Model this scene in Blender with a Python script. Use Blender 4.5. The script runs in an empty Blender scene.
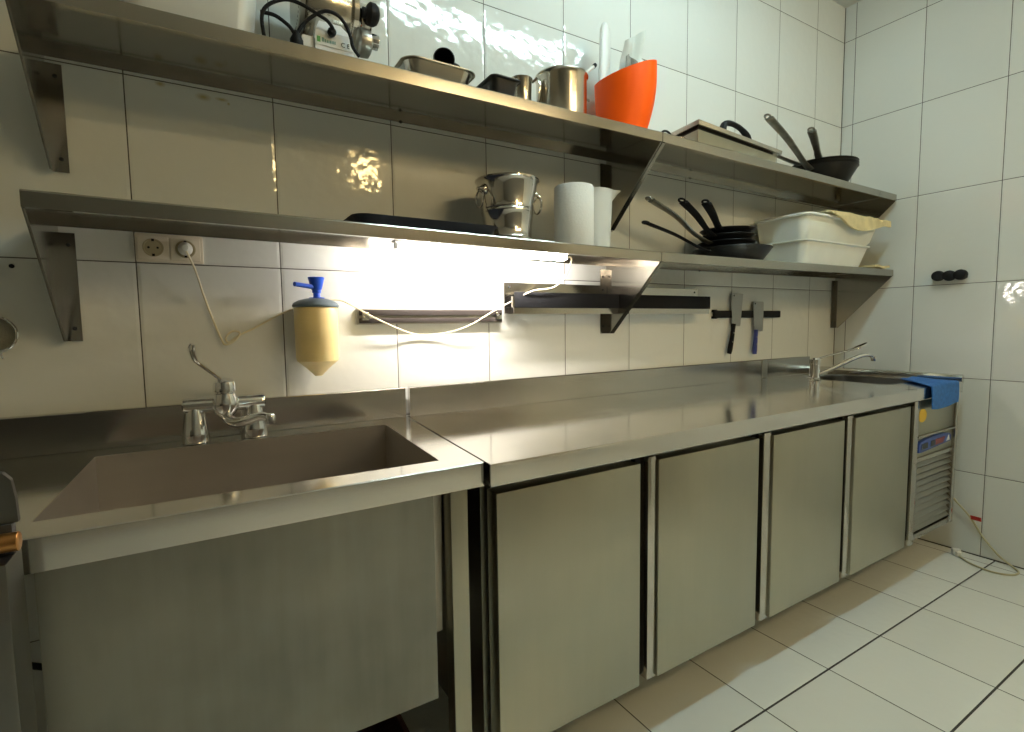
import bpy, bmesh, math, random
from mathutils import Vector, Matrix
random.seed(7)
PI = math.pi
scene = bpy.context.scene
COL = scene.collection

# ------------------------------------------------------------------ materials
def new_mat(name):
    m = bpy.data.materials.new(name); m.use_nodes = True
    nt = m.node_tree
    b = nt.nodes['Principled BSDF']
    return m, nt, b

def simple(name, col, rough=.5, metal=0., bump=0., bscale=40., var=0., vscale=8., spec=.5, trans=0., sss=0., coat=0., stretch=(1, 1, 1)):
    m, nt, b = new_mat(name)
    b.inputs['Base Color'].default_value = (*col, 1)
    b.inputs['Roughness'].default_value = rough
    b.inputs['Metallic'].default_value = metal
    b.inputs['Specular IOR Level'].default_value = spec
    b.inputs['Transmission Weight'].default_value = trans
    b.inputs['Coat Weight'].default_value = coat
    if sss:
        b.inputs['Subsurface Weight'].default_value = sss
        b.inputs['Subsurface Radius'].default_value = (.02, .02, .015)
    tc = nt.nodes.new('ShaderNodeTexCoord')
    mp = nt.nodes.new('ShaderNodeMapping'); mp.inputs['Scale'].default_value = stretch
    nt.links.new(tc.outputs['Object'], mp.inputs['Vector'])
    if var:
        n = nt.nodes.new('ShaderNodeTexNoise'); n.inputs['Scale'].default_value = vscale; n.inputs['Detail'].default_value = 5
        nt.links.new(mp.outputs['Vector'], n.inputs['Vector'])
        r = nt.nodes.new('ShaderNodeMapRange')
        r.inputs['From Min'].default_value = .3; r.inputs['From Max'].default_value = .7
        r.inputs['To Min'].default_value = 1 - var; r.inputs['To Max'].default_value = 1 + var * .4
        nt.links.new(n.outputs['Fac'], r.inputs['Value'])
        mx = nt.nodes.new('ShaderNodeVectorMath'); mx.operation = 'SCALE'
        mx.inputs[0].default_value = col
        nt.links.new(r.outputs['Result'], mx.inputs['Scale'])
        nt.links.new(mx.outputs['Vector'], b.inputs['Base Color'])
    if bump:
        n2 = nt.nodes.new('ShaderNodeTexNoise'); n2.inputs['Scale'].default_value = bscale; n2.inputs['Detail'].default_value = 4
        nt.links.new(mp.outputs['Vector'], n2.inputs['Vector'])
        bp = nt.nodes.new('ShaderNodeBump'); bp.inputs['Strength'].default_value = bump; bp.inputs['Distance'].default_value = .004
        nt.links.new(n2.outputs['Fac'], bp.inputs['Height'])
        nt.links.new(bp.outputs['Normal'], b.inputs['Normal'])
    return m

def steel(name, col, rough, rvar=.08, brush=(1, 1, 60), dirt=.0, warp=.0, bumpd=.00008):
    """brushed stainless: fine stretched grain, uneven polish, faint stains, faint sheet warp"""
    m, nt, b = new_mat(name)
    b.inputs['Metallic'].default_value = 1
    L = nt.links.new
    tc = nt.nodes.new('ShaderNodeTexCoord')
    mp = nt.nodes.new('ShaderNodeMapping'); mp.inputs['Scale'].default_value = brush
    L(tc.outputs['Object'], mp.inputs['Vector'])
    g = nt.nodes.new('ShaderNodeTexNoise'); g.inputs['Scale'].default_value = 9; g.inputs['Detail'].default_value = 3
    L(mp.outputs['Vector'], g.inputs['Vector'])
    s = nt.nodes.new('ShaderNodeTexNoise'); s.inputs['Scale'].default_value = 3.2; s.inputs['Detail'].default_value = 4; s.inputs['Roughness'].default_value = .5
    L(tc.outputs['Object'], s.inputs['Vector'])
    ra = nt.nodes.new('ShaderNodeMapRange')
    ra.inputs['From Min'].default_value = .3; ra.inputs['From Max'].default_value = .7
    ra.inputs['To Min'].default_value = rough - rvar; ra.inputs['To Max'].default_value = rough + rvar
    mixf = nt.nodes.new('ShaderNodeMath'); mixf.operation = 'MULTIPLY_ADD'; mixf.inputs[1].default_value = .82
    h = nt.nodes.new('ShaderNodeMath'); h.operation = 'MULTIPLY'; h.inputs[1].default_value = .18
    L(g.outputs['Fac'], h.inputs[0]); L(s.outputs['Fac'], mixf.inputs[0]); L(h.outputs[0], mixf.inputs[2])
    L(mixf.outputs[0], ra.inputs['Value']); L(ra.outputs['Result'], b.inputs['Roughness'])
    cm = nt.nodes.new('ShaderNodeMapRange')
    cm.inputs['From Min'].default_value = .35; cm.inputs['From Max'].default_value = .6
    cm.inputs['To Min'].default_value = 1 - dirt; cm.inputs['To Max'].default_value = 1
    L(mixf.outputs[0], cm.inputs['Value'])
    vm = nt.nodes.new('ShaderNodeVectorMath'); vm.operation = 'SCALE'; vm.inputs[0].default_value = col
    L(cm.outputs['Result'], vm.inputs['Scale']); L(vm.outputs['Vector'], b.inputs['Base Color'])
    w = nt.nodes.new('ShaderNodeTexNoise'); w.inputs['Scale'].default_value = 2.5; w.inputs['Detail'].default_value = 1
    L(tc.outputs['Object'], w.inputs['Vector'])
    b1 = nt.nodes.new('ShaderNodeBump'); b1.inputs['Strength'].default_value = 1; b1.inputs['Distance'].default_value = warp
    L(w.outputs['Fac'], b1.inputs['Height'])
    b2 = nt.nodes.new('ShaderNodeBump'); b2.inputs['Strength'].default_value = .2; b2.inputs['Distance'].default_value = bumpd
    L(g.outputs['Fac'], b2.inputs['Height']); L(b1.outputs['Normal'], b2.inputs['Normal'])
    L(b1.outputs['Normal'], b.inputs['Normal'])
    nt.nodes.remove(b2)
    return m

def tile_mat(name, ax, u0, tu, gu, v0, tv, gv, col, grout, rough, wave, stains=(), var=.06):
    """square-set ceramic tiles; ax = the two object axes, wavy glaze, dark joints"""
    m, nt, b = new_mat(name)
    L = nt.links.new
    N = nt.nodes.new
    tc = N('ShaderNodeTexCoord'); sp = N('ShaderNodeSeparateXYZ'); L(tc.outputs['Object'], sp.inputs[0])
    def math_(op, a, c=None, clamp=False):
        n = N('ShaderNodeMath'); n.operation = op; n.use_clamp = clamp
        for i, v in enumerate((a, c)):
            if v is None: continue
            if isinstance(v, (int, float)): n.inputs[i].default_value = v
            else: L(v, n.inputs[i])
        return n.outputs[0]
    def axis(k, o, t, g):
        q = math_('DIVIDE', math_('SUBTRACT', sp.outputs[k], o), t)
        fl = math_('FLOOR', q)
        fr = math_('SUBTRACT', q, fl)
        d = math_('MULTIPLY', math_('MINIMUM', fr, math_('SUBTRACT', 1., fr)), t)   # distance to the joint
        return fl, d, math_('LESS_THAN', d, g / 2), d
    fu, du, ju, _ = axis(ax[0], u0, tu, gu)
    fv, dv, jv, _ = axis(ax[1], v0, tv, gv)
    joint = math_('MAXIMUM', ju, jv)
    dm = math_('MINIMUM', du, dv)
    cb = N('ShaderNodeCombineXYZ'); L(fu, cb.inputs[0]); L(fv, cb.inputs[1])
    wn = N('ShaderNodeTexWhiteNoise'); wn.noise_dimensions = '3D'; L(cb.outputs[0], wn.inputs['Vector'])
    tv_ = math_('ADD', math_('MULTIPLY', wn.outputs['Value'], var), 1 - var)
    cl = N('ShaderNodeVectorMath'); cl.operation = 'SCALE'; cl.inputs[0].default_value = col; L(tv_, cl.inputs['Scale'])
    last = cl.outputs['Vector']
    for (su, sv, sr, asp) in stains:      # little yellow drips with a shape of their own
        a = math_('DIVIDE', math_('SUBTRACT', sp.outputs[ax[0]], su), asp)
        c = math_('SUBTRACT', sp.outputs[ax[1]], sv)
        dd = math_('SQRT', math_('ADD', math_('MULTIPLY', a, a), math_('MULTIPLY', c, c)))
        f = math_('SUBTRACT', 1.2, math_('DIVIDE', dd, sr), True)
        f = math_('MULTIPLY', f, .75)
        mx = N('ShaderNodeMix'); mx.data_type = 'RGBA'
        L(f, mx.inputs[0]); L(last, mx.inputs[6]); mx.inputs[7].default_value = (.42, .33, .08, 1)
        last = mx.outputs[2]
    mx = N('ShaderNodeMix'); mx.data_type = 'RGBA'
    L(joint, mx.inputs[0]); L(last, mx.inputs[6]); mx.inputs[7].default_value = (*grout, 1)
    L(mx.outputs[2], b.inputs['Base Color'])
    rr = math_('ADD', math_('MULTIPLY', joint, .6), rough); L(rr, b.inputs['Roughness'])
    # glaze waviness + pillowed tile edges
    off = N('ShaderNodeVectorMath'); off.operation = 'SCALE'; L(wn.outputs['Color'], off.inputs[0]); off.inputs['Scale'].default_value = 9.
    ad = N('ShaderNodeVectorMath'); ad.operation = 'ADD'; L(tc.outputs['Object'], ad.inputs[0]); L(off.outputs['Vector'], ad.inputs[1])
    nz = N('ShaderNodeTexNoise'); nz.inputs['Scale'].default_value = 26; nz.inputs['Detail'].default_value = 1.5
    L(ad.outputs['Vector'], nz.inputs['Vector'])
    b1 = N('ShaderNodeBump'); b1.inputs['Strength'].default_value = 1; b1.inputs['Distance'].default_value = wave; L(nz.outputs['Fac'], b1.inputs['Height'])
    ed = math_('MINIMUM', math_('DIVIDE', dm, .008), 1.)
    b2 = N('ShaderNodeBump'); b2.inputs['Strength'].default_value = .8; b2.inputs['Distance'].default_value = .0012; L(ed, b2.inputs['Height']); L(b1.outputs['Normal'], b2.inputs['Normal'])
    L(b2.outputs['Normal'], b.inputs['Normal'])
    return m

def emit(name, col, strength):
    m, nt, b = new_mat(name)
    b.inputs['Base Color'].default_value = (.9, .9, .9, 1)
    b.inputs['Emission Color'].default_value = (*col, 1)
    b.inputs['Emission Strength'].default_value = strength
    return m

M = {}
TW, TH, ZA = .335, .4553, 1.3085
WALL_C = (.715, .735, .70)
GROUT = (.07, .065, .055)
M['tile_back'] = tile_mat('wall_tile_back', (0, 2), 0., TW, .0028, ZA, TH, .0028, WALL_C, GROUT, .07, .0011,
                          [(.075, 1.757, .007, 1.6), (.168, 1.744, .009, 1.9), (.21, 1.746, .005, 3.), (.226, 1.738, .004, 1.)])
M['tile_right'] = tile_mat('wall_tile_right', (1, 2), -.0589, .3229, .0028, ZA, TH, .0028, WALL_C, GROUT, .08, .0011)
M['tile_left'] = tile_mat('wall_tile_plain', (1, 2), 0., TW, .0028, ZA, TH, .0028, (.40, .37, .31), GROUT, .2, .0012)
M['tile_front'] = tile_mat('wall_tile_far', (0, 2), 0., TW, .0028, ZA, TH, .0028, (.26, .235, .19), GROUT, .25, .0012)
M['floor'] = tile_mat('floor_tile', (0, 1), 2.5234, .3433, .0038, -.7597, .3201, .0062, (.78, .81, .78), (.035, .033, .03), .2, .0010, var=.1)
M['plaster'] = simple('ceiling_paint', (.72, .72, .68), .8, bump=.1, bscale=60)

M['steel'] = steel('brushed_steel', (.56, .53, .48), .17, .03, (.4, 6, 6), .06, .0022)
M['steel_top'] = steel('worktop_steel', (.76, .74, .70), .13, .06, (.6, 5, 5), .08, .0022)
M['steel_door'] = steel('door_steel', (.47, .455, .365), .34, .035, (5, 5, .4), .09, .003)
M['steel_apron'] = steel('scuffed_steel', (.33, .32, .275), .38, .07, (5, 5, .4), .30, .004)
M['steel_shelf'] = steel('shelf_steel', (.45, .425, .38), .15, .03, (.4, 6, 6), .06, .0015)
M['steel_basin'] = steel('basin_steel', (.55, .51, .445), .36, .05, (.5, 5, 5), .12, .002)
M['steel_dark'] = steel('frame_steel', (.42, .41, .37), .34, .03, (5, 5, .5), .05, .0005)
M['polished'] = steel('polished_steel', (.70, .68, .64), .1, .04, (2, 2, 2), .08, .003, .0001)
M['pot_steel'] = steel('pot_steel', (.66, .62, .54), .20, .04, (4, 4, 4), .12, .001)
M['chrome'] = simple('chrome', (.86, .86, .86), .06, 1.)
M['blade'] = steel('blade_steel', (.42, .41, .38), .38, .06, (30, 1, 1), .2, .0006)
M['black'] = simple('black_plastic', (.006, .0065, .008), .6, bump=.1, bscale=120, spec=.15)
M['rubber'] = simple('black_rubber', (.009, .009, .010), .6, spec=.2)
M['nonstick'] = simple('black_nonstick', (.016, .016, .017), .33, bump=.12, bscale=90, var=.3)
M['iron'] = simple('seasoned_iron', (.028, .024, .020), .38, .6, bump=.2, bscale=50, var=.4)
M['handle_steel'] = simple('worn_handle_steel', (.36, .35, .31), .36, 1., var=.25, vscale=30)
M['dark_gap_shade'] = simple('dark_recess_shade', (.03, .027, .024), .6)  # near-black for seals and rails, also shade painted into gaps and recesses
M['white_plastic'] = simple('white_plastic', (.72, .73, .70), .35, sss=.15, var=.04)
M['clear_box'] = simple('milky_box_plastic', (.84, .87, .82), .3, sss=.35, var=.05)
M['paper'] = simple('white_paper', (.82, .82, .79), .85, bump=.35, bscale=150)
M['bag'] = simple('white_paper_bag', (.62, .66, .62), .6, bump=.6, bscale=22)
M['grey_bag'] = simple('grey_paper', (.24, .24, .21), .6, bump=.6, bscale=40, var=.4, vscale=40)
M['orange'] = simple('orange_plastic', (1., .105, .0), .5, spec=.2)
M['navy'] = simple('navy_plastic', (.020, .022, .035), .5, bump=.2, bscale=60)
M['blue'] = simple('blue_plastic', (.015, .09, .62), .32)
M['lid'] = simple('grey_blue_plastic', (.115, .16, .20), .45)
M['soap'] = simple('cream_soap_plastic', (.90, .73, .36), .35, sss=.4, var=.12, vscale=6, stretch=(1, 1, 2))
M['socket'] = simple('ivory_plastic', (.72, .66, .54), .4)
M['socket_in'] = simple('ivory_plastic_recess', (.42, .36, .22), .45)
M['cable'] = simple('cream_cable', (.72, .66, .48), .5)
M['cord'] = simple('beige_cord', (.46, .42, .26), .55)
M['red'] = simple('red_tag', (.55, .03, .025), .5)
M['yellow'] = simple('yellow_sticker', (.78, .50, .02), .5)
M['towel'] = simple('blue_terry', (.032, .155, .48), .95, bump=1., bscale=260, var=.25, vscale=60)
M['cloth'] = simple('pale_yellow_cloth', (.74, .64, .36), .9, bump=.7, bscale=120, var=.2, vscale=20)
M['blue_panel'] = simple('blue_control_panel', (.03, .07, .28), .35)
M['display'] = simple('dark_display', (.006, .007, .02), .2)
M['red_print'] = simple('dull_red_print', (.22, .05, .06), .5)
M['white_print'] = simple('white_print', (.75, .76, .74), .6)
M['green_print'] = simple('green_print', (.10, .32, .08), .6)
M['blue_print'] = simple('grey_green_print', (.18, .32, .28), .6)
M['brown_strip'] = simple('dark_brown_strip', (.022, .017, .015), .55, spec=.3)
M['joint'] = simple('dark_joint_filler', (.07, .065, .055), .8)
M['steel_gloom'] = steel('dull_appliance_steel', (.20, .20, .185), .35, .03, (5, 5, .5), .06, .001)
M['copper'] = simple('copper', (.62, .30, .10), .3, 1., var=.3)
M['blue_handle'] = simple('blue_handle_plastic', (.03, .045, .22), .4)
M['grill'] = simple('dark_grille', (.10, .095, .085), .5, .4)
M['under_sink_shade'] = simple('dark_red_floor_shade', (.07, .03, .025), .7, var=.4, vscale=12)  # dark red of the floor in shade, put into the colour
M['mesh'] = simple('sieve_mesh', (.34, .33, .27), .5, .6, bump=.8, bscale=400)
M['tube_under'] = emit('shelf_tube_glow', (1., .91, .82), 225.)
M['tube_ceiling'] = emit('ceiling_tube_glow', (.76, 1.04, 1.07), 64.)
M['bulb_warm'] = emit('warm_bulb_glow', (1., .72, .30), 60.)
M['tube_warm'] = emit('warm_tube_glow', (1., .76, .40), 66.)
M['batten'] = simple('white_batten', (.8, .8, .8), .4)

# ------------------------------------------------------------------ mesh helpers
def empty(name, loc=(0, 0, 0), rz=0., label=None, cat=None, group=None):
    o = bpy.data.objects.new(name, None); COL.objects.link(o)
    o.location = loc; o.rotation_euler = (0, 0, rz); o.empty_display_size = .05
    tag(o, label, cat, group)
    return o

def tag(o, label=None, cat=None, group=None):
    if label: o['label'] = label
    if cat: o['category'] = cat
    if group: o['group'] = group
    return o

def root_of(o):
    while o.parent is not None: o = o.parent
    return o

def build(name, bm, mat, parent=None, smooth=True, ang=35, local=False):
    """one mesh object; vertices are given in the root's unrotated world frame"""
    bmesh.ops.recalc_face_normals(bm, faces=bm.faces[:])
    if parent is not None and not local:
        p = root_of(parent).location
        bmesh.ops.translate(bm, verts=bm.verts[:], vec=-p)
    me = bpy.data.meshes.new(name); bm.to_mesh(me); bm.free()
    if mat is not None: me.materials.append(mat if not isinstance(mat, str) else M[mat])
    if smooth:
        for f in me.polygons: f.use_smooth = True
        try: me.set_sharp_from_angle(angle=math.radians(ang))
        except Exception: pass
    o = bpy.data.objects.new(name, me); COL.objects.link(o)
    if parent is not None: o.parent = parent
    return o

def top_obj(name, bm, mat, label, cat, group=None, loc=None, **k):
    """a thing that is a single mesh, origin at its base"""
    vs = [v.co for v in bm.verts]
    if loc is None:
        lo = Vector((min(v.x for v in vs), min(v.y for v in vs), min(v.z for v in vs)))
        hi = Vector((max(v.x for v in vs), max(v.y for v in vs), max(v.z for v in vs)))
        loc = Vector(((lo.x + hi.x) / 2, (lo.y + hi.y) / 2, lo.z))
    bmesh.ops.translate(bm, verts=bm.verts[:], vec=-Vector(loc))
    o = build(name, bm, mat, None, **k); o.location = loc
    return tag(o, label, cat, group)

def B(): return bmesh.new()

def box(bm, x0, x1, y0, y1, z0, z1, bev=0., seg=2, mat=None):
    r = bmesh.ops.create_cube(bm, size=1)
    for v in r['verts']:
        v.co = Vector((x0 + (v.co.x + .5) * (x1 - x0), y0 + (v.co.y + .5) * (y1 - y0), z0 + (v.co.z + .5) * (z1 - z0)))
        if mat is not None: v.co = mat @ v.co
    if bev:
        es = list({e for v in r['verts'] for e in v.link_edges})
        bmesh.ops.bevel(bm, geom=es, offset=bev, segments=seg, profile=.6, affect='EDGES')
    return bm

def loft(bm, rings, closed=True, cap0=True, cap1=True):
    """rings: lists of points with equal counts"""
    R = [[bm.verts.new(p) for p in ring] for ring in rings]
    n = len(R[0])
    for a, c in zip(R, R[1:]):
        for i in range(n if closed else n - 1):
            j = (i + 1) % n
            bm.faces.new((a[i], a[j], c[j], c[i]))
    if cap0: bm.faces.new(R[0][::-1])
    if cap1: bm.faces.new(R[-1])
    return R

def circle(c, r, n=32, axis='z', ph=0.):
    out = []
    for i in range(n):
        a = 2 * PI * i / n + ph
        u, v = r * math.cos(a), r * math.sin(a)
        if axis == 'z': out.append((c[0] + u, c[1] + v, c[2]))
        elif axis == 'x': out.append((c[0], c[1] + u, c[2] + v))
        else: out.append((c[0] + u, c[1], c[2] + v))
    return out

def lathe(bm, cx, cy, prof, n=40, axis='z', cap0=False, cap1=False):
    """prof: list of (r, h) along the axis; (cx,cy) are the other two coordinates"""
    rings = []
    for r, h in prof:
        r = max(r, 1e-4)
        c = (cx, cy, h) if axis == 'z' else ((h, cx, cy) if axis == 'x' else (cx, h, cy))
        rings.append(circle(c, r, n, axis))
    return loft(bm, rings, True, cap0, cap1)

def catmull(pts, k=6):
    P = [Vector(p) for p in pts]
    if len(P) < 3 or k < 2: return P
    P = [P[0] * 2 - P[1]] + P + [P[-1] * 2 - P[-2]]
    out = []
    for i in range(1, len(P) - 2):
        a, b_, c, d = P[i - 1:i + 3]
        for j in range(k):
            t = j / k
            out.append(.5 * ((2 * b_) + (c - a) * t + (2 * a - 5 * b_ + 4 * c - d) * t * t + (3 * b_ - a - 3 * c + d) * t ** 3))
    out.append(P[-2])
    return out

def tube(bm, pts, r, n=10, smooth=6, cap=True, flat=None):
    """round (or flattened) tube along a path; r a number or one per point"""
    P = catmull(pts, smooth)
    m = len(P)
    if isinstance(r, (int, float)): rr = [r] * m
    else:
        rr = []
        for i in range(m):
            t = i / (m - 1) * (len(r) - 1); k = min(int(t), len(r) - 2)
            rr.append(r[k] + (r[k + 1] - r[k]) * (t - k))
    up = None; rings = []
    for i, p in enumerate(P):
        t = (P[min(i + 1, m - 1)] - P[max(i - 1, 0)]).normalized()
        if up is None:
            up = Vector((0, 0, 1)) if abs(t.z) < .9 else Vector((0, 1, 0))
        s = t.cross(up)
        if s.length < 1e-6: s = t.orthogonal()
        s.normalize(); up = s.cross(t).normalized()
        fs, fu = (1, 1) if flat is None else flat
        rings.append([p + s * (rr[i] * fs * math.cos(2 * PI * k / n)) + up * (rr[i] * fu * math.sin(2 * PI * k / n)) for k in range(n)])
    return loft(bm, rings, True, cap, cap)

def prism(bm, poly, d0, d1, axis='x'):
    """closed polygon extruded along an axis; poly holds the other two coordinates in order"""
    def P(u, v, d): return (d, u, v) if axis == 'x' else ((u, d, v) if axis == 'y' else (u, v, d))
    return loft(bm, [[P(u, v, d0) for u, v in poly], [P(u, v, d1) for u, v in poly]])

def rrect(x0, x1, y0, y1, r, k=5):
    pts = []
    for cx, cy, a0 in ((x1 - r, y1 - r, 0), (x0 + r, y1 - r, PI / 2), (x0 + r, y0 + r, PI), (x1 - r, y0 + r, 1.5 * PI)):
        for i in range(k + 1):
            a = a0 + PI / 2 * i / k
            pts.append((cx + r * math.cos(a), cy + r * math.sin(a)))
    return pts

def tray(bm, secs, t=.002, k=5, floor=True):
    """open pan: secs = [(x0,x1,y0,y1,r,z)] from the base up to the rim, then back down inside"""
    out = [[(x, y, z) for x, y in rrect(x0, x1, y0, y1, r, k)] for x0, x1, y0, y1, r, z in secs]
    inn = [[(x, y, max(z, secs[0][5] + t)) for x, y in rrect(x0 + t, x1 - t, y0 + t, y1 - t, max(r - t, .001), k)] for x0, x1, y0, y1, r, z in secs[::-1]]
    return loft(bm, out + inn)

def holed(bm, outer, inner, z0, z1):
    """slab with a hole; outer and inner are loops with equal point counts"""
    n = len(outer)
    ob = [bm.verts.new((x, y, z0)) for x, y in outer]; ot = [bm.verts.new((x, y, z1)) for x, y in outer]
    ib = [bm.verts.new((x, y, z0)) for x, y in inner]; it = [bm.verts.new((x, y, z1)) for x, y in inner]
    for i in range(n):
        j = (i + 1) % n
        bm.faces.new((ot[i], ot[j], it[j], it[i])); bm.faces.new((ob[j], ob[i], ib[i], ib[j]))
        bm.faces.new((ob[i], ob[j], ot[j], ot[i])); bm.faces.new((ib[j], ib[i], it[i], it[j]))
    return bm

def sheet(bm, fn, nu, nv, t):
    """thick cloth sheet from a function of (u,v) in 0..1"""
    g = [[Vector(fn(i / nu, j / nv)) for j in range(nv + 1)] for i in range(nu + 1)]
    def nrm(i, j):
        a = g[min(i + 1, nu)][j] - g[max(i - 1, 0)][j]; c = g[i][min(j + 1, nv)] - g[i][max(j - 1, 0)]
        n = a.cross(c)
        return n.normalized() if n.length > 1e-9 else Vector((0, 0, 1))
    T = [[bm.verts.new(g[i][j] + nrm(i, j) * t / 2) for j in range(nv + 1)] for i in range(nu + 1)]
    U = [[bm.verts.new(g[i][j] - nrm(i, j) * t / 2) for j in range(nv + 1)] for i in range(nu + 1)]
    for i in range(nu):
        for j in range(nv):
            bm.faces.new((T[i][j], T[i + 1][j], T[i + 1][j + 1], T[i][j + 1]))
            bm.faces.new((U[i][j + 1], U[i + 1][j + 1], U[i + 1][j], U[i][j]))
    for i in range(nu):
        for j in (0, nv): bm.faces.new((T[i][j], T[i + 1][j], U[i + 1][j], U[i][j]))
    for j in range(nv):
        for i in (0, nu): bm.faces.new((T[i][j], T[i][j + 1], U[i][j + 1], U[i][j]))
    return bm

def text_mesh(name, body, size, mat, parent, loc, rot):
    cu = bpy.data.curves.new(name, 'FONT'); cu.body = body; cu.size = size; cu.align_x = 'CENTER'; cu.align_y = 'CENTER'; cu.extrude = .0002
    t = bpy.data.objects.new(name + '_tmp', cu); COL.objects.link(t)
    dg = bpy.context.evaluated_depsgraph_get(); dg.update()
    me = bpy.data.meshes.new_from_object(t.evaluated_get(dg))
    bpy.data.objects.remove(t)
    me.materials.clear(); me.materials.append(M[mat])
    me.transform(Matrix.Translation(Vector(loc) - root_of(parent).location) @ rot)
    o = bpy.data.objects.new(name, me); COL.objects.link(o); o.parent = parent
    return o

def struct(name, bm, mat, **k):
    o = build(name, bm, mat, None, smooth=False); o['kind'] = 'structure'
    return o

# ------------------------------------------------------------------ room
W = 3.2832
XL, YF, ZC = -2.2, -3.3, 2.86
bm = B(); box(bm, XL, W, YF, 0, -.1, 0); struct('floor', bm, 'floor')
bm = B(); box(bm, XL - .1, W + .1, YF - .1, .1, ZC, ZC + .1); struct('ceiling', bm, 'plaster')
bm = B(); box(bm, XL - .1, W + .1, 0, .1, -.1, ZC); struct('wall_back', bm, 'tile_back')
bm = B(); box(bm, W, W + .1, YF, 0, -.1, ZC); struct('wall_right', bm, 'tile_right')
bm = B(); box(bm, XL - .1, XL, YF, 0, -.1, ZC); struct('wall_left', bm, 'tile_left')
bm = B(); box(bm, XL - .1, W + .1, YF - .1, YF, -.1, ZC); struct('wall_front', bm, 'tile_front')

bm = B(); box(bm, W - .003, W - .0002, -.003, -.0002, 0, ZC); struct('trim_1', bm, 'joint')
bm = B(); box(bm, W - .004, W - .0002, YF, -.003, .0002, .005); struct('trim_2', bm, 'joint')

# ------------------------------------------------------------------ shelves
SD, LIP = .296, .034
def shelf(name, label, x0, x1, z0, z1, foot0, foot1, group):
    """z0,z1: heights of the top at the two ends"""
    r = empty(name, (x0, 0, z0), 0, label, 'shelf', group)
    sl = (z1 - z0) / (x1 - x0)
    def zz(x): return z0 + sl * (x - x0)
    # folded sheet: front lip, flat top, rear lip
    prof = [(-SD, -LIP), (-SD, -.004), (-SD + .0012, -.0012), (-SD + .004, 0), (-.004, 0), (-.004, -.021),
            (-.006, -.021), (-.006, -.0025), (-SD + .0025, -.0025), (-SD + .0025, -LIP + .0015), (-SD + .012, -LIP + .0015), (-SD + .012, -LIP)]
    bm = B()
    loft(bm, [[(x, y, zz(x) + z) for y, z in prof] for x in (x0, x1)])
    build('shelf_board', bm, 'steel_shelf', r, ang=12)
    for x, foot, s in ((x0, foot0, 1), (x1, foot1, -1)):
        zt = zz(x) - .003
        bm = B()
        t = .002
        xa, xb = (x + .0005, x + .0025) if s > 0 else (x - .0025, x - .0005)
        poly = [(-.0065, zt), (-SD + .004, zt), (-SD + .004, zt - LIP + .002), (-.03, foot), (-.0065, foot)]
        prism(bm, poly, xa, xb, 'x')
        # flange against the wall and the folded edge along the slope
        fx0, fx1 = (x + .0005, x + .032) if s > 0 else (x - .032, x - .0005)
        box(bm, fx0, fx1, -.0063, -.0043, foot, zt - LIP + .002)
        ex = (.016 if (s > 0 and x0 > 1) else .005) * s
        a = Vector((-SD + .004, zt - LIP + .002)); c = Vector((-.03, foot))
        d = (c - a).normalized(); nn = Vector((d.y, -d.x)) * .0025
        q = [(a.x, a.y), (c.x, c.y), (c.x - nn.x, c.y - nn.y), (a.x - nn.x, a.y - nn.y)]
        prism(bm, q, min(x, x + ex), max(x, x + ex), 'x')
        br = build('bracket', bm, 'steel_shelf', r, ang=20)
        for zf in (foot + .03, zt - .06):
            bm = B(); lathe(bm, x + .019 * s, zf, [(.0045, -.0063), (.0045, -.0078), (.003, -.0088), (.0001, -.009)], 12, 'y', True, False)
            build('screw', bm, 'rubber', br)
    return r, zz

G_SH = 'steel wall shelves above the counters'
su1, zu1 = shelf('wall_shelf', 'left half of the upper stainless steel wall shelf, holding the orange bin and steel pots', -.147, 1.5445, 1.790, 1.803, 1.510, 1.508, G_SH)
su2, zu2 = shelf('wall_shelf', 'right half of the upper stainless steel shelf, holding the hinged press and frying pans', 1.5475, 3.262, 1.803, 1.788, 1.508, 1.500, G_SH)
sl1, zl1 = shelf('wall_shelf', 'left half of the lower stainless steel wall shelf, with ice bucket and glowing tube', -.147, 1.5445, 1.406, 1.391, 1.115, 1.100, G_SH)
sl2, zl2 = shelf('wall_shelf', 'right half of the lower stainless steel shelf, holding black pans and milky boxes', 1.5475, 3.262, 1.391, 1.402, 1.100, 1.098, G_SH)
for rt, zf, x, n in ((su1, zu1, .70, 1), (sl1, zl1, .715, 1), (su2, zu2, 2.03, 1), (sl2, zl2, 2.10, 1)):
    for zo, yo in ((-.02, -.006),):
        bm = B(); lathe(bm, x, zf(x) + zo, [(.005, -.0062), (.005, -.008), (.003, -.009), (.0001, -.0092)], 12, 'y', True, False)
        build('screw', bm, 'rubber', rt)

# lamp under the lower shelf
r = empty('shelf_lamp', (.925, -.15, 1.35), 0, 'lit white tube lamp fixed under the left half of the lower shelf', 'lamp')
bm = B(); box(bm, .615, 1.232, -.172, -.132, 1.3795, 1.3875, .002); build('lamp_base', bm, 'batten', r)
bm = B(); lathe(bm, -.152, 1.3685, [(.006, .630), (.0105, .634), (.0105, 1.220), (.006, 1.226)], 16, 'x', True, True); build('lamp_tube', bm, 'tube_under', r)
for x0, x1 in ((.618, .629), (1.227, 1.233)):
    bm = B(); box(bm, x0, x1, -.161, -.143, 1.362, 1.3795, .002); build('end_cap', bm, 'batten', r)

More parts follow.
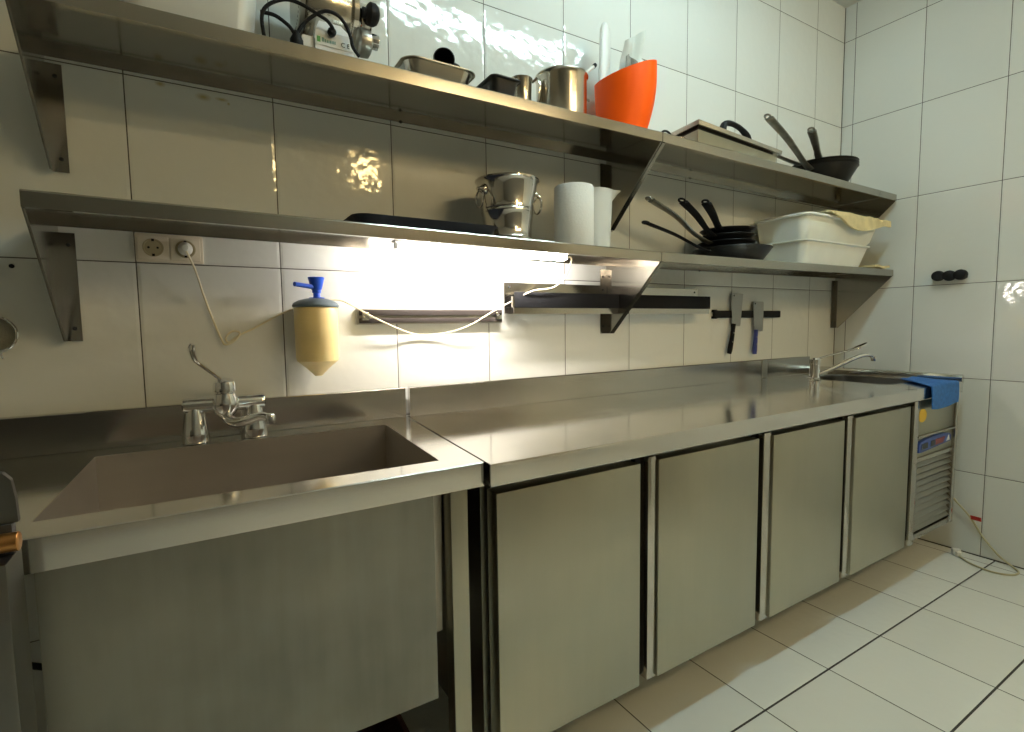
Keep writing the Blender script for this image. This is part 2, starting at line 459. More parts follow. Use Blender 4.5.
# ceiling batten in front of the counter
r = empty('ceiling_light', (1.62, -1.09, ZC), 0, 'twin tube ceiling light in front of the counter', 'lamp')
bm = B(); box(bm, 1.00, 2.24, -1.17, -1.01, ZC - .05, ZC - .001, .006); build('housing', bm, 'batten', r)
for y in (-1.13, -1.05):
    bm = B(); lathe(bm, y, ZC - .068, [(.013, 1.02), (.013, 2.22)], 14, 'x', True, True); build('tube', bm, 'tube_ceiling', r)
r = empty('ceiling_light', (2.2, -2.90, ZC), 0, 'twin tube warm ceiling light over the open floor, away from the counter', 'lamp')
bm = B(); box(bm, 1.58, 2.82, -2.98, -2.82, ZC - .05, ZC - .001, .006); build('housing', bm, 'batten', r)
for y in (-2.94, -2.86):
    bm = B(); lathe(bm, y, ZC - .068, [(.013, 1.60), (.013, 2.80)], 14, 'x', True, True); build('tube', bm, 'tube_warm', r)
# warm wall lamp on the far side of the room
for (x, z, nm, lb) in ((1.52, 2.56, 'wall_lamp', 'round warm wall lamp high on the far wall'),):
    r = empty(nm, (x, YF, z), 0, lb, 'lamp')
    bm = B(); lathe(bm, x, z, [(.12, YF + .001), (.12, YF + .03), (.1, YF + .035)], 28, 'y', True, True); build('lamp_base', bm, 'batten', r)
    bm = B(); lathe(bm, x, z, [(.098, YF + .036), (.095, YF + .07), (.07, YF + .10), (.03, YF + .115), (.0001, YF + .118)], 24, 'y', True, False); build('glass_dome', bm, 'bulb_warm', r)

# ------------------------------------------------------------------ sink unit
r = empty('sink_unit', (.1, -.33, 0), 0, 'deep stainless steel pot sink with tall front apron, left of the door counter', 'sink')
XS0 = -.62
def lerp(a, c, t): return a + (c - a) * t
outer, inner = [], []
oc = [(XS0, -.655), (.630, -.655), (.684, -.004), (XS0, -.004)]
ic = [(-.108, -.578), (.556, -.592), (.586, -.118), (-.094, -.112)]
K = 6
for i in range(4):
    for k in range(K):
        t = k / K
        a, c = oc[i], oc[(i + 1) % 4]; outer.append((lerp(a[0], c[0], t), lerp(a[1], c[1], t)))
        a, c = ic[i], ic[(i + 1) % 4]; inner.append((lerp(a[0], c[0], t), lerp(a[1], c[1], t)))
bm = B(); holed(bm, outer, inner, .8475, .85)
# folded front and right edges
prism(bm, [(-.655, .85), (-.657, .848), (-.657, .798), (-.655, .797), (-.640, .797), (-.640, .799), (-.6545, .7995), (-.6545, .8475)], XS0, .630, 'x')
a_, c_ = Vector((.630, -.657)), Vector((.684, -.004))
loft(bm, [[(p.x, p.y, .849), (p.x - .002, p.y, .849), (p.x - .002, p.y, .800), (p.x, p.y, .800)] for p in (a_, c_)])
build('worktop', bm, 'steel_top', r, ang=30)
bm = B()
prism(bm, [(-.003, .8505), (-.026, .8505), (-.026, .942), (-.024, .944), (-.003, .944)], XS0, .6830, 'x')
build('backsplash', bm, 'steel', r, ang=30)
bm = B()
rings = []
def quad(cs, z, ins=0.):
    cx = sum(c[0] for c in cs) / 4; cy = sum(c[1] for c in cs) / 4
    return [(c[0] + (ins if c[0] < cx else -ins), c[1] + (ins if c[1] < cy else -ins), z) for c in cs]
rings = [quad(ic, .8488, 0), quad(ic, .47, .004), quad(ic, .455, .02), quad(ic, .45, .1)]
rings2 = [quad(ic, .448, .1), quad(ic, .453, .018), quad(ic, .468, .002), quad(ic, .8488, -.002)]
loft(bm, [x for x in rings + rings2] + [rings[0]], True, False, False)
bm.faces.new([bm.verts.new(p) for p in quad(ic, .45, .1)])
build('basin', bm, 'steel_basin', r, ang=30)
bm = B(); lathe(bm, .235, -.36, [(.035, .4512), (.03, .453), (.024, .4515), (.0001, .4508)], 24); build('drain', bm, 'chrome', r)
bm = B()
box(bm, -.094, .516, -.650, -.6475, .362, .7985)
box(bm, -.094, -.0915, -.6475, -.60, .362, .7985); box(bm, .5135, .516, -.6475, -.60, .362, .7985)
build('front_apron', bm, 'steel_apron', r, smooth=False)
for x, y in ((.560, -.636), (.560, -.10), (XS0 + .03, -.636), (XS0 + .03, -.10)):
    bm = B(); box(bm, x, x + .04, y, y + .04, .0, .7965, .003); lg = build('leg', bm, 'steel_door', r)
    bm = B(); lathe(bm, x + .02, y + .02, [(.024, .0008), (.024, .03), (.02, .036)], 20, 'z', True, True); build('foot', bm, 'rubber', lg)
bm = B(); tube(bm, [(.235, -.36, .445), (.235, -.36, .32), (.25, -.30, .25), (.3, -.12, .24), (.3, -.03, .24)], .022, 14); build('waste_pipe', bm, 'white_plastic', r)

# added tub, its dark red colour standing in for shaded floor under the sink
bm = B(); tray(bm, [(.02, .50, -.56, -.20, .03, .003), (.0, .52, -.58, -.18, .04, .12), (-.008, .528, -.588, -.172, .045, .122)], .003)
top_obj('floor_shade_tub', bm, 'under_sink_shade', 'made-up dark reddish tub standing in for the shaded floor under the sink', 'tub')

# ------------------------------------------------------------------ left tap (bridge mixer)
r = empty('mixer_tap', (.18, -.073, .851), 0, 'chrome bridge mixer tap with long lever behind the deep sink', 'tap')
yT = -.073
for x in (.106, .242):
    bm = B(); lathe(bm, x, yT, [(.031, .8512), (.032, .855), (.029, .88), (.024, .915), (.021, .930), (.019, .940)], 28, 'z', True, True); build('pillar', bm, 'chrome', r)
bm = B(); lathe(bm, yT, .945, [(.012, .079), (.019, .082), (.0205, .09), (.0205, .258), (.019, .268), (.012, .271)], 28, 'x', True, True); build('bridge_body', bm, 'chrome', r)
bm = B(); lathe(bm, .176, yT - .012, [(.016, .912), (.024, .922), (.032, .938), (.030, .955), (.026, .972), (.0225, .974), (.0225, .977), (.028, .979), (.0285, .992), (.026, 1.003), (.016, 1.011), (.0001, 1.014)], 32, 'z', True, False); build('valve_body', bm, 'chrome', r)
bm = B(); tube(bm, [(.172, -.088, 1.004), (.150, -.102, 1.026), (.122, -.120, 1.053), (.113, -.126, 1.066), (.108, -.132, 1.090), (.111, -.136, 1.104)], [.0065, .006, .006, .0085, .0115, .007], 12, 5, True, (1.1, .6)); build('lever', bm, 'chrome', r)
bm = B(); tube(bm, [(.176, -.085, .925), (.180, -.105, .908), (.196, -.135, .902), (.222, -.175, .912), (.246, -.205, .922), (.262, -.222, .920)], [.014, .0135, .013, .012, .011, .010], 14, 6); build('spout', bm, 'chrome', r)
bm = B(); lathe(bm, .266, -.226, [(.0105, .905), (.0115, .907), (.0115, .925), (.008, .930)], 20, 'z', True, True); build('aerator', bm, 'chrome', r)

# ------------------------------------------------------------------ refrigerated counter (local frame, turned a touch)
FX, FY = .634, -.679
r = empty('refrigerated_counter', (FX, FY, 0), .0137, 'long stainless steel refrigerated counter with four doors and a vent panel', 'counter')
fr = r
def fb(name, bm, mat, parent=None, **k): return build(name, bm, mat, parent or fr, **k)
FB = FY + .664                                    # back of the unit
FR = 3.155
ib = rrect(2.77, 3.075, FY + .150, FY + .525, .06, 5)
ob = []
for (x, y) in ib:                                # walk the outer rectangle in step with the rounded hole
    cx, cy = 2.9375, FY + .365
    dx, dy = x - cx, y - cy
    ob.append((x, y))
x0o, x1o, y0o, y1o = FX + 2.0, FR, FY, FB
def outer_pt(i, n):
    q, k = divmod(i, n // 4); t = (k) / (n // 4 - 1)
    if q == 0: s = [(x1o, cy_), (x1o, y1o), (cx_, y1o)]
    elif q == 1: s = [(cx_, y1o), (x0o, y1o), (x0o, cy_)]
    elif q == 2: s = [(x0o, cy_), (x0o, y0o), (cx_, y0o)]
    else: s = [(cx_, y0o), (x1o, y0o), (x1o, cy_)]
    a, c, d = s
    return (lerp(a[0], c[0], t * 2), lerp(a[1], c[1], t * 2)) if t < .5 else (lerp(c[0], d[0], t * 2 - 1), lerp(c[1], d[1], t * 2 - 1))
cx_, cy_ = 2.9225, FY + .3375
n = len(ib)
k4 = n // 4
ob = []
for i in range(n):
    q, k = divmod(i, k4); t = k / (k4 - 1)
    cs = [(x1o, y1o), (x0o, y1o), (x0o, y0o), (x1o, y0o)][q]
    # fan around the corner: from one side towards the other
    e = (.5 - abs(t - .5)) * 0
    px_, py_ = ib[i]
    if q in (0, 2):
        ob.append((cs[0], lerp(py_, cs[1], min(1, t * 2)))if t < .5 else (lerp(cs[0], px_, t * 2 - 1), cs[1]))
    else:
        ob.append((lerp(px_, cs[0], min(1, t * 2)), cs[1]) if t < .5 else (cs[0], lerp(cs[1], py_, t * 2 - 1)))
bm = B()
holed(bm, ob, ib, .8465, .849)
loft(bm, [[(x, y, z) for x, y in ((FX, FY), (x0o, FY), (x0o, FB), (FX + .066, FB))] for z in (.8465, .849)])
# bull-nosed front lip, right end fold, raised drip edge on the right
prism(bm, [(FY + .004, .849), (FY + .001, .8475), (FY, .845), (FY, .802), (FY + .002, .799), (FY + .016, .799), (FY + .016, .801), (FY + .003, .8025), (FY + .003, .8465)], FX, FR, 'x')
box(bm, FR - .002, FR, FY, FB, .799, .849)
loft(bm, [[(x, y, .8488), (x + .002, y, .8488), (x + .002, y, .799), (x, y, .799)] for x, y in ((FX, FY + .001), (FX + .066, FB))])
prism(bm, [(FR - .012, .849), (FR, .849), (FR + .012, .84), (FR + .014, .872), (FR + .010, .879), (FR + .002, .882), (FR - .006, .878), (FR - .012, .868)], FY + .001, FB, 'y')
fb('worktop', bm, 'steel_top', ang=15)
bm = B()
prism(bm, [(FB, .8495), (FB - .018, .8495), (FB - .018, .942), (FB - .016, .945), (FB, .945)], FX + .070, 3.255, 'x')
fb('backsplash', bm, 'steel', ang=30)
bm = B(); box(bm, 2.60, 2.645, FB - .021, FB - .0183, .852, .943, .001); fb('joint_cover', bm, 'steel_dark')
# little basin
bm = B()
rg = []
for ins, z in ((-.012, .8494), (-.012, .8503), (.0, .8498), (.004, .845), (.008, .74), (.03, .712), (.09, .708)):
    rg.append([(x, y, z) for x, y in rrect(2.77 + ins, 3.075 - ins, FY + .150 + ins, FY + .525 - ins, max(.06 - ins, .01), 6)])
for ins, z in ((.088, .706), (.028, .710), (.006, .738), (.002, .845)):
    rg.append([(x, y, z) for x, y in rrect(2.77 + ins, 3.075 - ins, FY + .150 + ins, FY + .525 - ins, max(.06 - ins, .01), 6)])
loft(bm, rg[:7], True, False, True); loft(bm, rg[7:], True, True, False)
fb('small_basin', bm, 'steel_gloom')
# cabinet body: dark carcass behind the doors, frame rails and pillars
bm = B(); box(bm, .640, FR - .012, FY + .062, FB - .006, .168, .797); fb('cabinet_body', bm, 'steel_dark', smooth=False)
DOORS = [(.652, 1.080), (1.148, 1.590), (1.668, 2.106), (2.186, 2.642)]
ZD0, ZD1 = .178, .780
for (a, c) in DOORS:
    bm = B(); box(bm, a, c, FY + .008, FY + .052, ZD0, ZD1, .0025, 2)
    d = fb('door', bm, 'steel_door', ang=30)
    bm = B(); box(bm, a + .006, c - .006, FY + .0525, FY + .0610, ZD0 + .006, ZD1 - .006); fb('door_gasket', bm, 'dark_gap_shade', d, smooth=False)
    bm = B(); box(bm, c - .001, c + .012, FY + .020, FY + .050, ZD0 + .004, ZD1 - .004, .002); fb('handle_recess', bm, 'dark_gap_shade', d)  # near-black block colours in the shade beside the door edge
for a, c in zip(DOORS, DOORS[1:]):
    bm = B(); box(bm, a[1] + .016, c[0] - .006, FY + .045, FY + .0605, ZD0 - .006, .796, .002); fb('door_pillar', bm, 'dark_gap_shade')  # recessed pillar, coloured near-black for the shade it stands in
    bm = B(); box(bm, a[1] + .034, c[0] - .004, FY + .014, FY + .0445, ZD0 - .002, .79, .004); fb('pillar_trim', bm, 'steel')
# machine compartment on the right
bm = B()
x0, x1 = 2.674, 3.142
box(bm, x0, x0 + .046, FY + .006, FY + .058, .172, .797, .003)
box(bm, x1 - .026, x1, FY + .006, FY + .058, .182, .797, .003)
box(bm, x0 + .046, x1 - .026, FY + .010, FY + .058, .528, .545, .002)
box(bm, x0 + .046, x1 - .026, FY + .012, FY + .058, .182, .208, .002)
fb('panel_frame', bm, 'steel', ang=30)
bm = B(); box(bm, x0 + .047, x1 - .027, FY + .014, FY + .05, .643, .796, .002); fb('upper_panel', bm, 'steel_door')
bm = B(); box(bm, x0 + .047, x1 - .027, FY + .004, FY + .05, .6345, .6425, .002); fb('panel_ridge', bm, 'steel')
bm = B(); box(bm, x0 + .047, x1 - .027, FY + .018, FY + .05, .5455, .634, .002); fb('control_plate', bm, 'steel_door')
bm = B()
cp = [(2.730, .570), (2.730, .602), (2.742, .615), (2.80, .623), (2.90, .628), (3.00, .626), (3.048, .620), (3.062, .608), (3.062, .590), (3.054, .584), (2.745, .569)]
prism(bm, [(x, z) for x, z in cp], FY + .004, FY + .0175, 'y'); cpn = fb('control_panel', bm, 'blue_panel', ang=30)
def skew(x): return .581 + (x - 2.75) * .03
bm = B()
for xa, xb in ((2.752, 2.812), (2.842, 2.884)):
    prism(bm, [(xa, skew(xa)), (xb, skew(xb)), (xb, skew(xb) + .025), (xa, skew(xa) + .025)], FY + .0025, FY + .0039, 'y')
fb('display', bm, 'display', cpn, smooth=False)
bm = B(); prism(bm, [(2.892, skew(2.892)), (2.972, skew(2.972)), (2.992, skew(2.972) + .025), (2.892, skew(2.892) + .025)], FY + .0025, FY + .0039, 'y'); fb('button_row', bm, 'red_print', cpn, smooth=False)
bm = B(); prism(bm, [(3.010, skew(3.01)), (3.044, skew(3.04)), (3.032, skew(3.03) + .025)], FY + .0025, FY + .0039, 'y'); fb('triangle_mark', bm, 'white_print', cpn, smooth=False)
bm = B(); prism(bm, [(2.772 + .040 * math.cos(a), .727 + .029 * math.sin(a)) for a in [2 * PI * i / 20 for i in range(20)]], FY + .0125, FY + .0139, 'y'); fb('sticker', bm, 'yellow', smooth=False)['label'] = 'round yellow sticker'
bm = B(); box(bm, x0 + .047, x1 - .027, FY + .034, FY + .05, .209, .527); vp = fb('vent_back', bm, 'dark_gap_shade', smooth=False)
nl = 11
for i in range(nl):
    z = .212 + (i + .5) * (.312 / nl)
    bm = B()
    prism(bm, [(FY + .013, z - .006), (FY + .014, z - .008), (FY + .017, z - .008), (FY + .030, z + .006), (FY + .030, z + .009), (FY + .026, z + .009), (FY + .015, z - .003)], x0 + .049, x1 - .029, 'x')
    fb('louvre', bm, 'steel_dark', vp, ang=30)
for x, y in ((.70, FY + .30), (1.62, FY + .30), (2.55, FY + .30), (3.08, FY + .22), (.70, FB - .08), (2.0, FB - .08), (3.08, FB - .08)):
    bm = B(); lathe(bm, x, y, [(.024, .0008), (.024, .02), (.016, .024), (.016, .14), (.026, .145), (.026, .1675)], 20, 'z', True, True); fb('foot', bm, 'steel_dark')

# right tap
r = empty('lever_tap', (2.70, -.200, .852), 0, 'chrome single-lever tap at the small basin by the right corner', 'tap')
tx, ty, tz = 2.715, -.205, .8525
bm = B(); lathe(bm, tx, ty, [(.030, tz), (.030, tz + .006), (.023, tz + .009), (.021, tz + .02), (.021, tz + .075), (.024, tz + .078), (.024, tz + .098), (.018, tz + .106), (.0001, tz + .109)], 28, 'z', True, False); build('tap_body', bm, 'chrome', r)
bm = B(); tube(bm, [(tx + .018, ty - .006, tz + .022), (tx + .09, ty - .035, tz + .05), (tx + .20, ty - .078, tz + .096), (tx + .255, ty - .10, tz + .112), (tx + .290, ty - .114, tz + .111), (tx + .305, ty - .12, tz + .100)], .0105, 14); build('spout', bm, 'chrome', r)
bm = B(); lathe(bm, tx + .306, ty - .121, [(.0105, tz + .082), (.0115, tz + .084), (.0115, tz + .104), (.008, tz + .108)], 18, 'z', True, True); build('aerator', bm, 'chrome', r)
bm = B(); tube(bm, [(tx + .012, ty - .004, tz + .100), (tx + .06, ty - .02, tz + .112), (tx + .20, ty - .066, tz + .140), (tx + .235, ty - .078, tz + .150), (tx + .285, ty - .095, tz + .170)], [.0075, .007, .007, .012, .015, .010], 12, 5, True, (1.1, .6)); build('lever', bm, 'chrome', r)

# blue towel over the front right corner of the counter
def towel_fn(u, v):
    # u across the width, v from the worktop back over the front edge and down
    x = 2.78 + u * .285
    T, H = .19, .092 + .006 * math.sin(u * 5)
    yf = -.679 + .0137 * (x - .634) - .006
    s = v * (T + H + .012)
    if s < T:
        w = 1 - s / T
        return (x + .20 * (1 - u) * w + .06 * u * w, yf + T - s, .8555 + .002 * math.sin(u * 9 + v * 6) + .002)
    d = s - T
    if d < .012:
        a = d / .012 * PI / 2
        return (x, yf - .006 * math.sin(a), .8495 + .008 * math.cos(a) + .002 * math.sin(u * 9 + v * 6) * math.cos(a))
    return (x + .003 * math.sin(d * 30), yf - .006 - .003 * (1 + math.sin(u * 11 + 1)) * d * 8, .8495 - (d - .012))
bm = B(); sheet(bm, towel_fn, 22, 36, .005)
top_obj('towel', bm, 'towel', 'blue cloth towel hanging over the front right corner of the counter', 'towel')

# ------------------------------------------------------------------ appliance at the left edge
r = empty('stainless_appliance', (-.36, -.70, 0), 0, 'stainless steel appliance cut off by the left edge, in front of the sink counter', 'appliance')
bm = B(); box(bm, -.62, -.098, -.742, -.672, .02, .846, .004); build('cabinet', bm, 'steel_gloom', r)
bm = B(); loft(bm, [[(x, y, z) for x, z in ((-.62, .888), (-.0925, .888), (-.0935, .92), (-.0965, .945), (-.104, .955), (-.118, .958), (-.62, .958))] for y in (-.702, -.692)]); build('splash_guard', bm, 'steel_gloom', r, ang=30)
bm = B(); box(bm, -.62, -.098, -.706, -.688, .8465, .8875, .003); build('top_rail', bm, 'dark_gap_shade', r)
bm = B(); lathe(bm, -.722, .868, [(.0125, -.62), (.0125, -.089), (.011, -.088)], 18, 'x', True, True); build('copper_pipe', bm, 'copper', r)
for x in (-.58, -.15):
    bm = B(); lathe(bm, x, -.707, [(.018, .0008), (.018, .0205)], 16, 'z', True, True); build('foot', bm, 'rubber', r)
bm = B(); tube(bm, [(-.42, -.40, .62), (-.30, -.42, .60), (-.20, -.45, .585), (-.118, -.50, .575)], .0055, 10); tube(bm, [(-.42, -.38, .47), (-.3, -.42, .46), (-.2, -.45, .435), (-.118, -.50, .42)], .006, 10)
top_obj('supply_hose', bm, 'rubber', 'black hoses in the dark gap at the left end of the sink', 'hose')

# ------------------------------------------------------------------ things on the back wall
# socket
r = empty('wall_socket', (.075, 0, 1.31), 0, 'ivory double wall socket under the left end of the lower shelf', 'socket')
bm = B(); box(bm, .001, .1475, -.0125, -.0008, 1.310, 1.382, .004); build('cover_frame', bm, 'socket', r)
for k, cx in enumerate((.0385, .1075)):
    bm = B(); box(bm, cx - .033, cx + .033, -.0165, -.0127, 1.316, 1.374, .002)
    pl = build('socket_plate', bm, 'socket', r)
    bm = B(); lathe(bm, cx, 1.346, [(.0225, -.0167), (.0225, -.0182), (.0195, -.0182), (.0185, -.0172), (.0001, -.0170)], 32, 'y', True, False); build('socket_well', bm, 'socket_in', pl)
    bm = B()
    for dx in (-.0095, .0095): lathe(bm, cx + dx, 1.346, [(.0028, -.0171), (.0028, -.0176), (.0001, -.0176)], 10, 'y', True, False)
    for dz in (-.0185, .0185): box(bm, cx - .003, cx + .003, -.0188, -.0171, 1.346 + dz - .003, 1.346 + dz + .003)
    build('contacts', bm, 'rubber', pl)
# cable from the tube lamp to the socket
LC = [(1.2375, -.152, 1.368), (1.248, -.150, 1.374), (1.262, -.143, 1.364), (1.262, -.125, 1.335), (1.252, -.105, 1.297), (1.206, -.098, 1.268), (1.131, -.094, 1.2575), (1.07, -.070, 1.227), (.994, -.050, 1.186), (.902, -.038, 1.137), (.812, -.016, 1.113), (.726, -.014, 1.114), (.644, -.036, 1.141), (.581, -.036, 1.171), (.527, -.026, 1.203), (.487, -.010, 1.221), (.42, -.005, 1.213), (.361, -.006, 1.194), (.312, -.006, 1.171), (.26, -.006, 1.141), (.222, -.007, 1.122), (.195, -.008, 1.103), (.188, -.010, 1.115), (.203, -.012, 1.132), (.222, -.014, 1.128), (.208, -.016, 1.107), (.187, -.016, 1.097), (.178, -.012, 1.110), (.159, -.010, 1.168), (.142, -.014, 1.229), (.128, -.024, 1.288), (.116, -.038, 1.322), (.1085, -.046, 1.342)]
r = empty('lamp_cable', (.7, -.02, 1.1), 0, 'cream cable looping from the shelf lamp behind the soap dispenser to the socket', 'cable')
bm = B(); tube(bm, LC, .0026, 8, 6); build('flex', bm, 'cable', r)
bm = B(); lathe(bm, .1075, 1.346, [(.0165, -.0192), (.0165, -.030), (.012, -.040), (.007, -.050), (.0001, -.051)], 24, 'y', True, False); build('plug', bm, 'white_plastic', r)

# soap dispenser
r = empty('soap_dispenser', (.412, -.068, 1.0), 0, 'cream wall soap dispenser with blue pump and grey lid', 'soap dispenser')
sx, sy = .412, -.072
bm = B(); lathe(bm, sx, sy, [(.0001, 1.003), (.010, 1.0035), (.014, 1.008), (.034, 1.028), (.055, 1.046), (.0575, 1.056), (.058, 1.10), (.0585, 1.19), (.056, 1.196)], 40, 'z', False, True); build('bottle', bm, 'soap', r)
bm = B(); lathe(bm, sx, sy, [(.056, 1.1965), (.0615, 1.197), (.0622, 1.202), (.058, 1.209), (.045, 1.216), (.028, 1.2205), (.014, 1.222)], 40, 'z', True, True); build('lid', bm, 'lid', r)
bm = B(); lathe(bm, sx + .004, sy, [(.020, 1.2205), (.021, 1.2235), (.010, 1.2245), (.009, 1.236), (.012, 1.237), (.012, 1.245), (.014, 1.246), (.0225, 1.279), (.0215, 1.2805), (.016, 1.279)], 28, 'z', True, True)
pu = build('pump', bm, 'blue', r)
d = Vector((-.062, -.030, .006)); p0 = Vector((sx + .004, sy, 1.252))
bm = B(); tube(bm, [p0, p0 + d * .5, p0 + d], [.0078, .0072, .007], 10, 3, True, (1, .9)); build('pump_spout', bm, 'blue', pu)
bm = B(); box(bm, sx - .03, sx + .03, -.0165, -.0008, 1.07, 1.185, .003); build('wall_mount', bm, 'socket', r)

# slim dark rail left of the racks
r = empty('knife_rail', (.8, 0, 1.15), 0, 'slim dark knife rail on the wall, left of the two black-fronted racks', 'knife rail')
bm = B(); box(bm, .540, 1.051, -.0175, -.0015, 1.147, 1.196, .003); build('rail_back', bm, 'steel_dark', r)
for z0, z1 in ((1.1510, 1.1660), (1.1740, 1.1920)):
    bm = B(); box(bm, .546, 1.046, -.0235, -.0178, z0, z1, .002); build('rail_strip', bm, 'brown_strip', r)
for x in (.553, 1.020):
    bm = B(); box(bm, x, x + .022, -.0275, -.0237, 1.160, 1.184, .002); lathe(bm, x + .011, 1.172, [(.006, -.0274), (.005, -.031), (.0001, -.0315)], 14, 'y', True, False); build('end_clip', bm, 'chrome', r)

# two black-fronted wall racks
def rack(x0, x1, label, tilt=False):
    r = empty('wall_rack', ((x0 + x1) / 2, 0, 1.175), 0, label, 'rack', 'black-fronted steel racks under the lower shelf')
    bm = B()
    prism(bm, [(-.010, 1.178), (-.010, 1.290), (-.012, 1.2915), (-.013, 1.290), (-.013, 1.1815), (-.075, 1.1815), (-.075, 1.205), (-.078, 1.205), (-.078, 1.178)], x0, x1, 'x')
    build('rack_channel', bm, 'steel', r, ang=30)
    for xa, xb in ((x0 - .0075, x0 - .0003), (x1 + .0003, x1 + .001)):
        bm = B(); box(bm, xa, xb, -.0825, -.0745, 1.200, 1.238, .0003); build('end_lug', bm, 'steel', r, smooth=False)
    bm = B(); box(bm, x0, x1, -.0845, -.0782, 1.199, 1.2535, .002); build('front_strip', bm, 'black', r)
    for xx in (x0 + .02, x1 - .02):
        bm = B(); lathe(bm, xx, 1.275, [(.004, -.0131), (.004, -.0145), (.0001, -.015)], 10, 'y', True, False); build('screw', bm, 'rubber', r)
    return r
rack(1.062, 1.5395, 'black-fronted steel wall rack left of the shelf bracket, beside the lit tube')
rack(1.6, 2.082, 'black-fronted steel wall rack right of the shelf bracket, next to the cleavers')

# magnetic strip with two cleavers
r = empty('magnetic_strip', (2.465, 0, 1.157), 0, 'black magnetic knife strip carrying two cleavers on the back wall', 'knife holder')
bm = B(); box(bm, 2.203, 2.728, -.0155, -.001, 1.1595, 1.1945, .006, 3); build('strip', bm, 'rubber', r)
bm = B(); box(bm, 2.196, 2.218, -.0175, -.001, 1.156, 1.168, .002); box(bm, 2.196, 2.218, -.0175, -.001, 1.186, 1.198, .002); build('end_clip', bm, 'black', r)
def cleaver(pts, hp, label, hm, hole, name='cleaver'):
    cx = sum(p[0] for p in pts) / len(pts)
    r = empty(name, (cx, -.02, min(p[1] for p in hp)), 0, label, 'knife', 'cleavers on the magnetic strip')
    bm = B()
    loft(bm, [[(x, -.0165, z) for x, z in pts], [(x, -.0195, z) for x, z in pts]])
    bl = build('blade', bm, 'blade', r, smooth=False)
    bm = B(); lathe(bm, hole[0], hole[1], [(.0045, -.0193), (.0045, -.0200), (.0001, -.0201)], 14, 'y', True, False); build('hang_hole', bm, 'rubber', bl)
    bm = B(); tube(bm, [(x, -.0205, z) for x, z in hp], [.0125, .0115, .0125, .0145, .012], 14, 5, True, (1.0, .75)); h = build('handle', bm, hm, r)
    bm = B()
    for t in (.3, .6):
        x, z = lerp(hp[0][0], hp[-1][0], t), lerp(hp[0][1], hp[-1][1], t)
        lathe(bm, x, z, [(.003, -.0285), (.003, -.0318), (.0001, -.032)], 10, 'y', True, False)
    build('rivet', bm, 'handle_steel', h)
    return r
cleaver([(2.318, 1.279), (2.406, 1.275), (2.402, 1.24), (2.389, 1.125), (2.384, 1.118), (2.345, 1.122), (2.331, 1.128), (2.322, 1.20)], [(2.336, 1.13), (2.331, 1.10), (2.324, 1.06), (2.312, 1.01), (2.306, .988)], 'larger cleaver with black handle, left on the magnetic strip', 'black', (2.336, 1.266))
cleaver([(2.486, 1.240), (2.566, 1.240), (2.572, 1.235), (2.572, 1.094), (2.567, 1.090), (2.525, 1.094), (2.510, 1.098), (2.498, 1.12), (2.492, 1.2)], [(2.512, 1.10), (2.512, 1.075), (2.509, 1.04), (2.505, 1.0), (2.505, .978)], 'smaller cleaver with blue handle, right on the magnetic strip', 'blue_handle', (2.503, 1.229))

# round strainer and little fitting at the left edge
r = empty('strainer', (-.268, -.02, 1.09), 0, 'small round strainer hanging on the wall at the left edge', 'strainer')
bm = B(); tube(bm, [(-.268 + .04 * math.cos(a), -.022, 1.134 + .04 * math.sin(a)) for a in [2 * PI * i / 28 for i in range(29)]], .0028, 10, 1); build('rim', bm, 'chrome', r)
bm = B(); lathe(bm, -.268, 1.134, [(.039, -.022), (.033, -.012), (.02, -.006), (.0001, -.004)], 32, 'y'); build('mesh_bowl', bm, 'mesh', r)
bm = B(); tube(bm, [(-.258, -.022, 1.093), (-.257, -.022, 1.083), (-.257, -.015, 1.078)], .002, 8, 3); build('hanging_hook', bm, 'chrome', r)
r = empty('wall_bracket', (-.262, 0, 1.25), 0, 'small grey wall bracket with a dark screw above the round strainer', 'bracket')
bm = B(); box(bm, -.30, -.253, -.014, -.001, 1.262, 1.302, .006, 3); build('plate', bm, 'steel_dark', r)
bm = B(); lathe(bm, -.232, 1.289, [(.005, -.0004), (.005, -.003), (.003, -.0042), (.0001, -.0045)], 14, 'y', True, False); build('screw', bm, 'rubber', r)

# triple holder on the right wall
r = empty('broom_holder', (W - .02, -.535, 1.32), 0, 'black three-knob broom holder fixed to the right wall', 'wall holder')
bm = B(); box(bm, W - .006, W - .001, -.60, -.47, 1.335, 1.362, .002); build('wall_mount', bm, 'black', r)
for y, z in ((-.492, 1.351), (-.536, 1.349), (-.580, 1.350)):
    bm = B(); lathe(bm, y, z, [(.018, W - .0065), (.0245, W - .012), (.0255, W - .03), (.023, W - .042), (.015, W - .046), (.0001, W - .047)], 28, 'x', True, False); build('knob', bm, 'rubber', r)

# power cord from the counter to the floor
CP = [(3.165, -.55, .345), (3.196, -.58, .324), (3.245, -.612, .255), (3.262, -.665, .187), (3.268, -.714, .105), (3.262, -.779, .036), (3.245, -.835, .008), (3.205, -.862, .0052), (3.150, -.850, .0052), (3.120, -.792, .0052), (3.144, -.711, .0052), (3.19, -.655, .0062)]
r = empty('power_cord', (3.19, -.72, .0), 0, 'beige power cord with red tag and white plug on the floor at the right wall', 'cord')
bm = B(); tube(bm, CP, .0042, 10, 6); build('flex', bm, 'cord', r)
bm = B(); box(bm, 0, .048, -.002, .002, -.008, .008, .001, mat=Matrix.Translation((3.262, -.668, .187)) @ Matrix.Rotation(-2.0, 4, 'Z') @ Matrix.Rotation(-.1, 4, 'Y')); build('tag', bm, 'red', r)
q = Matrix.Translation((3.19, -.655, .0125)) @ Matrix.Rotation(.75, 4, 'Z')
bm = B()
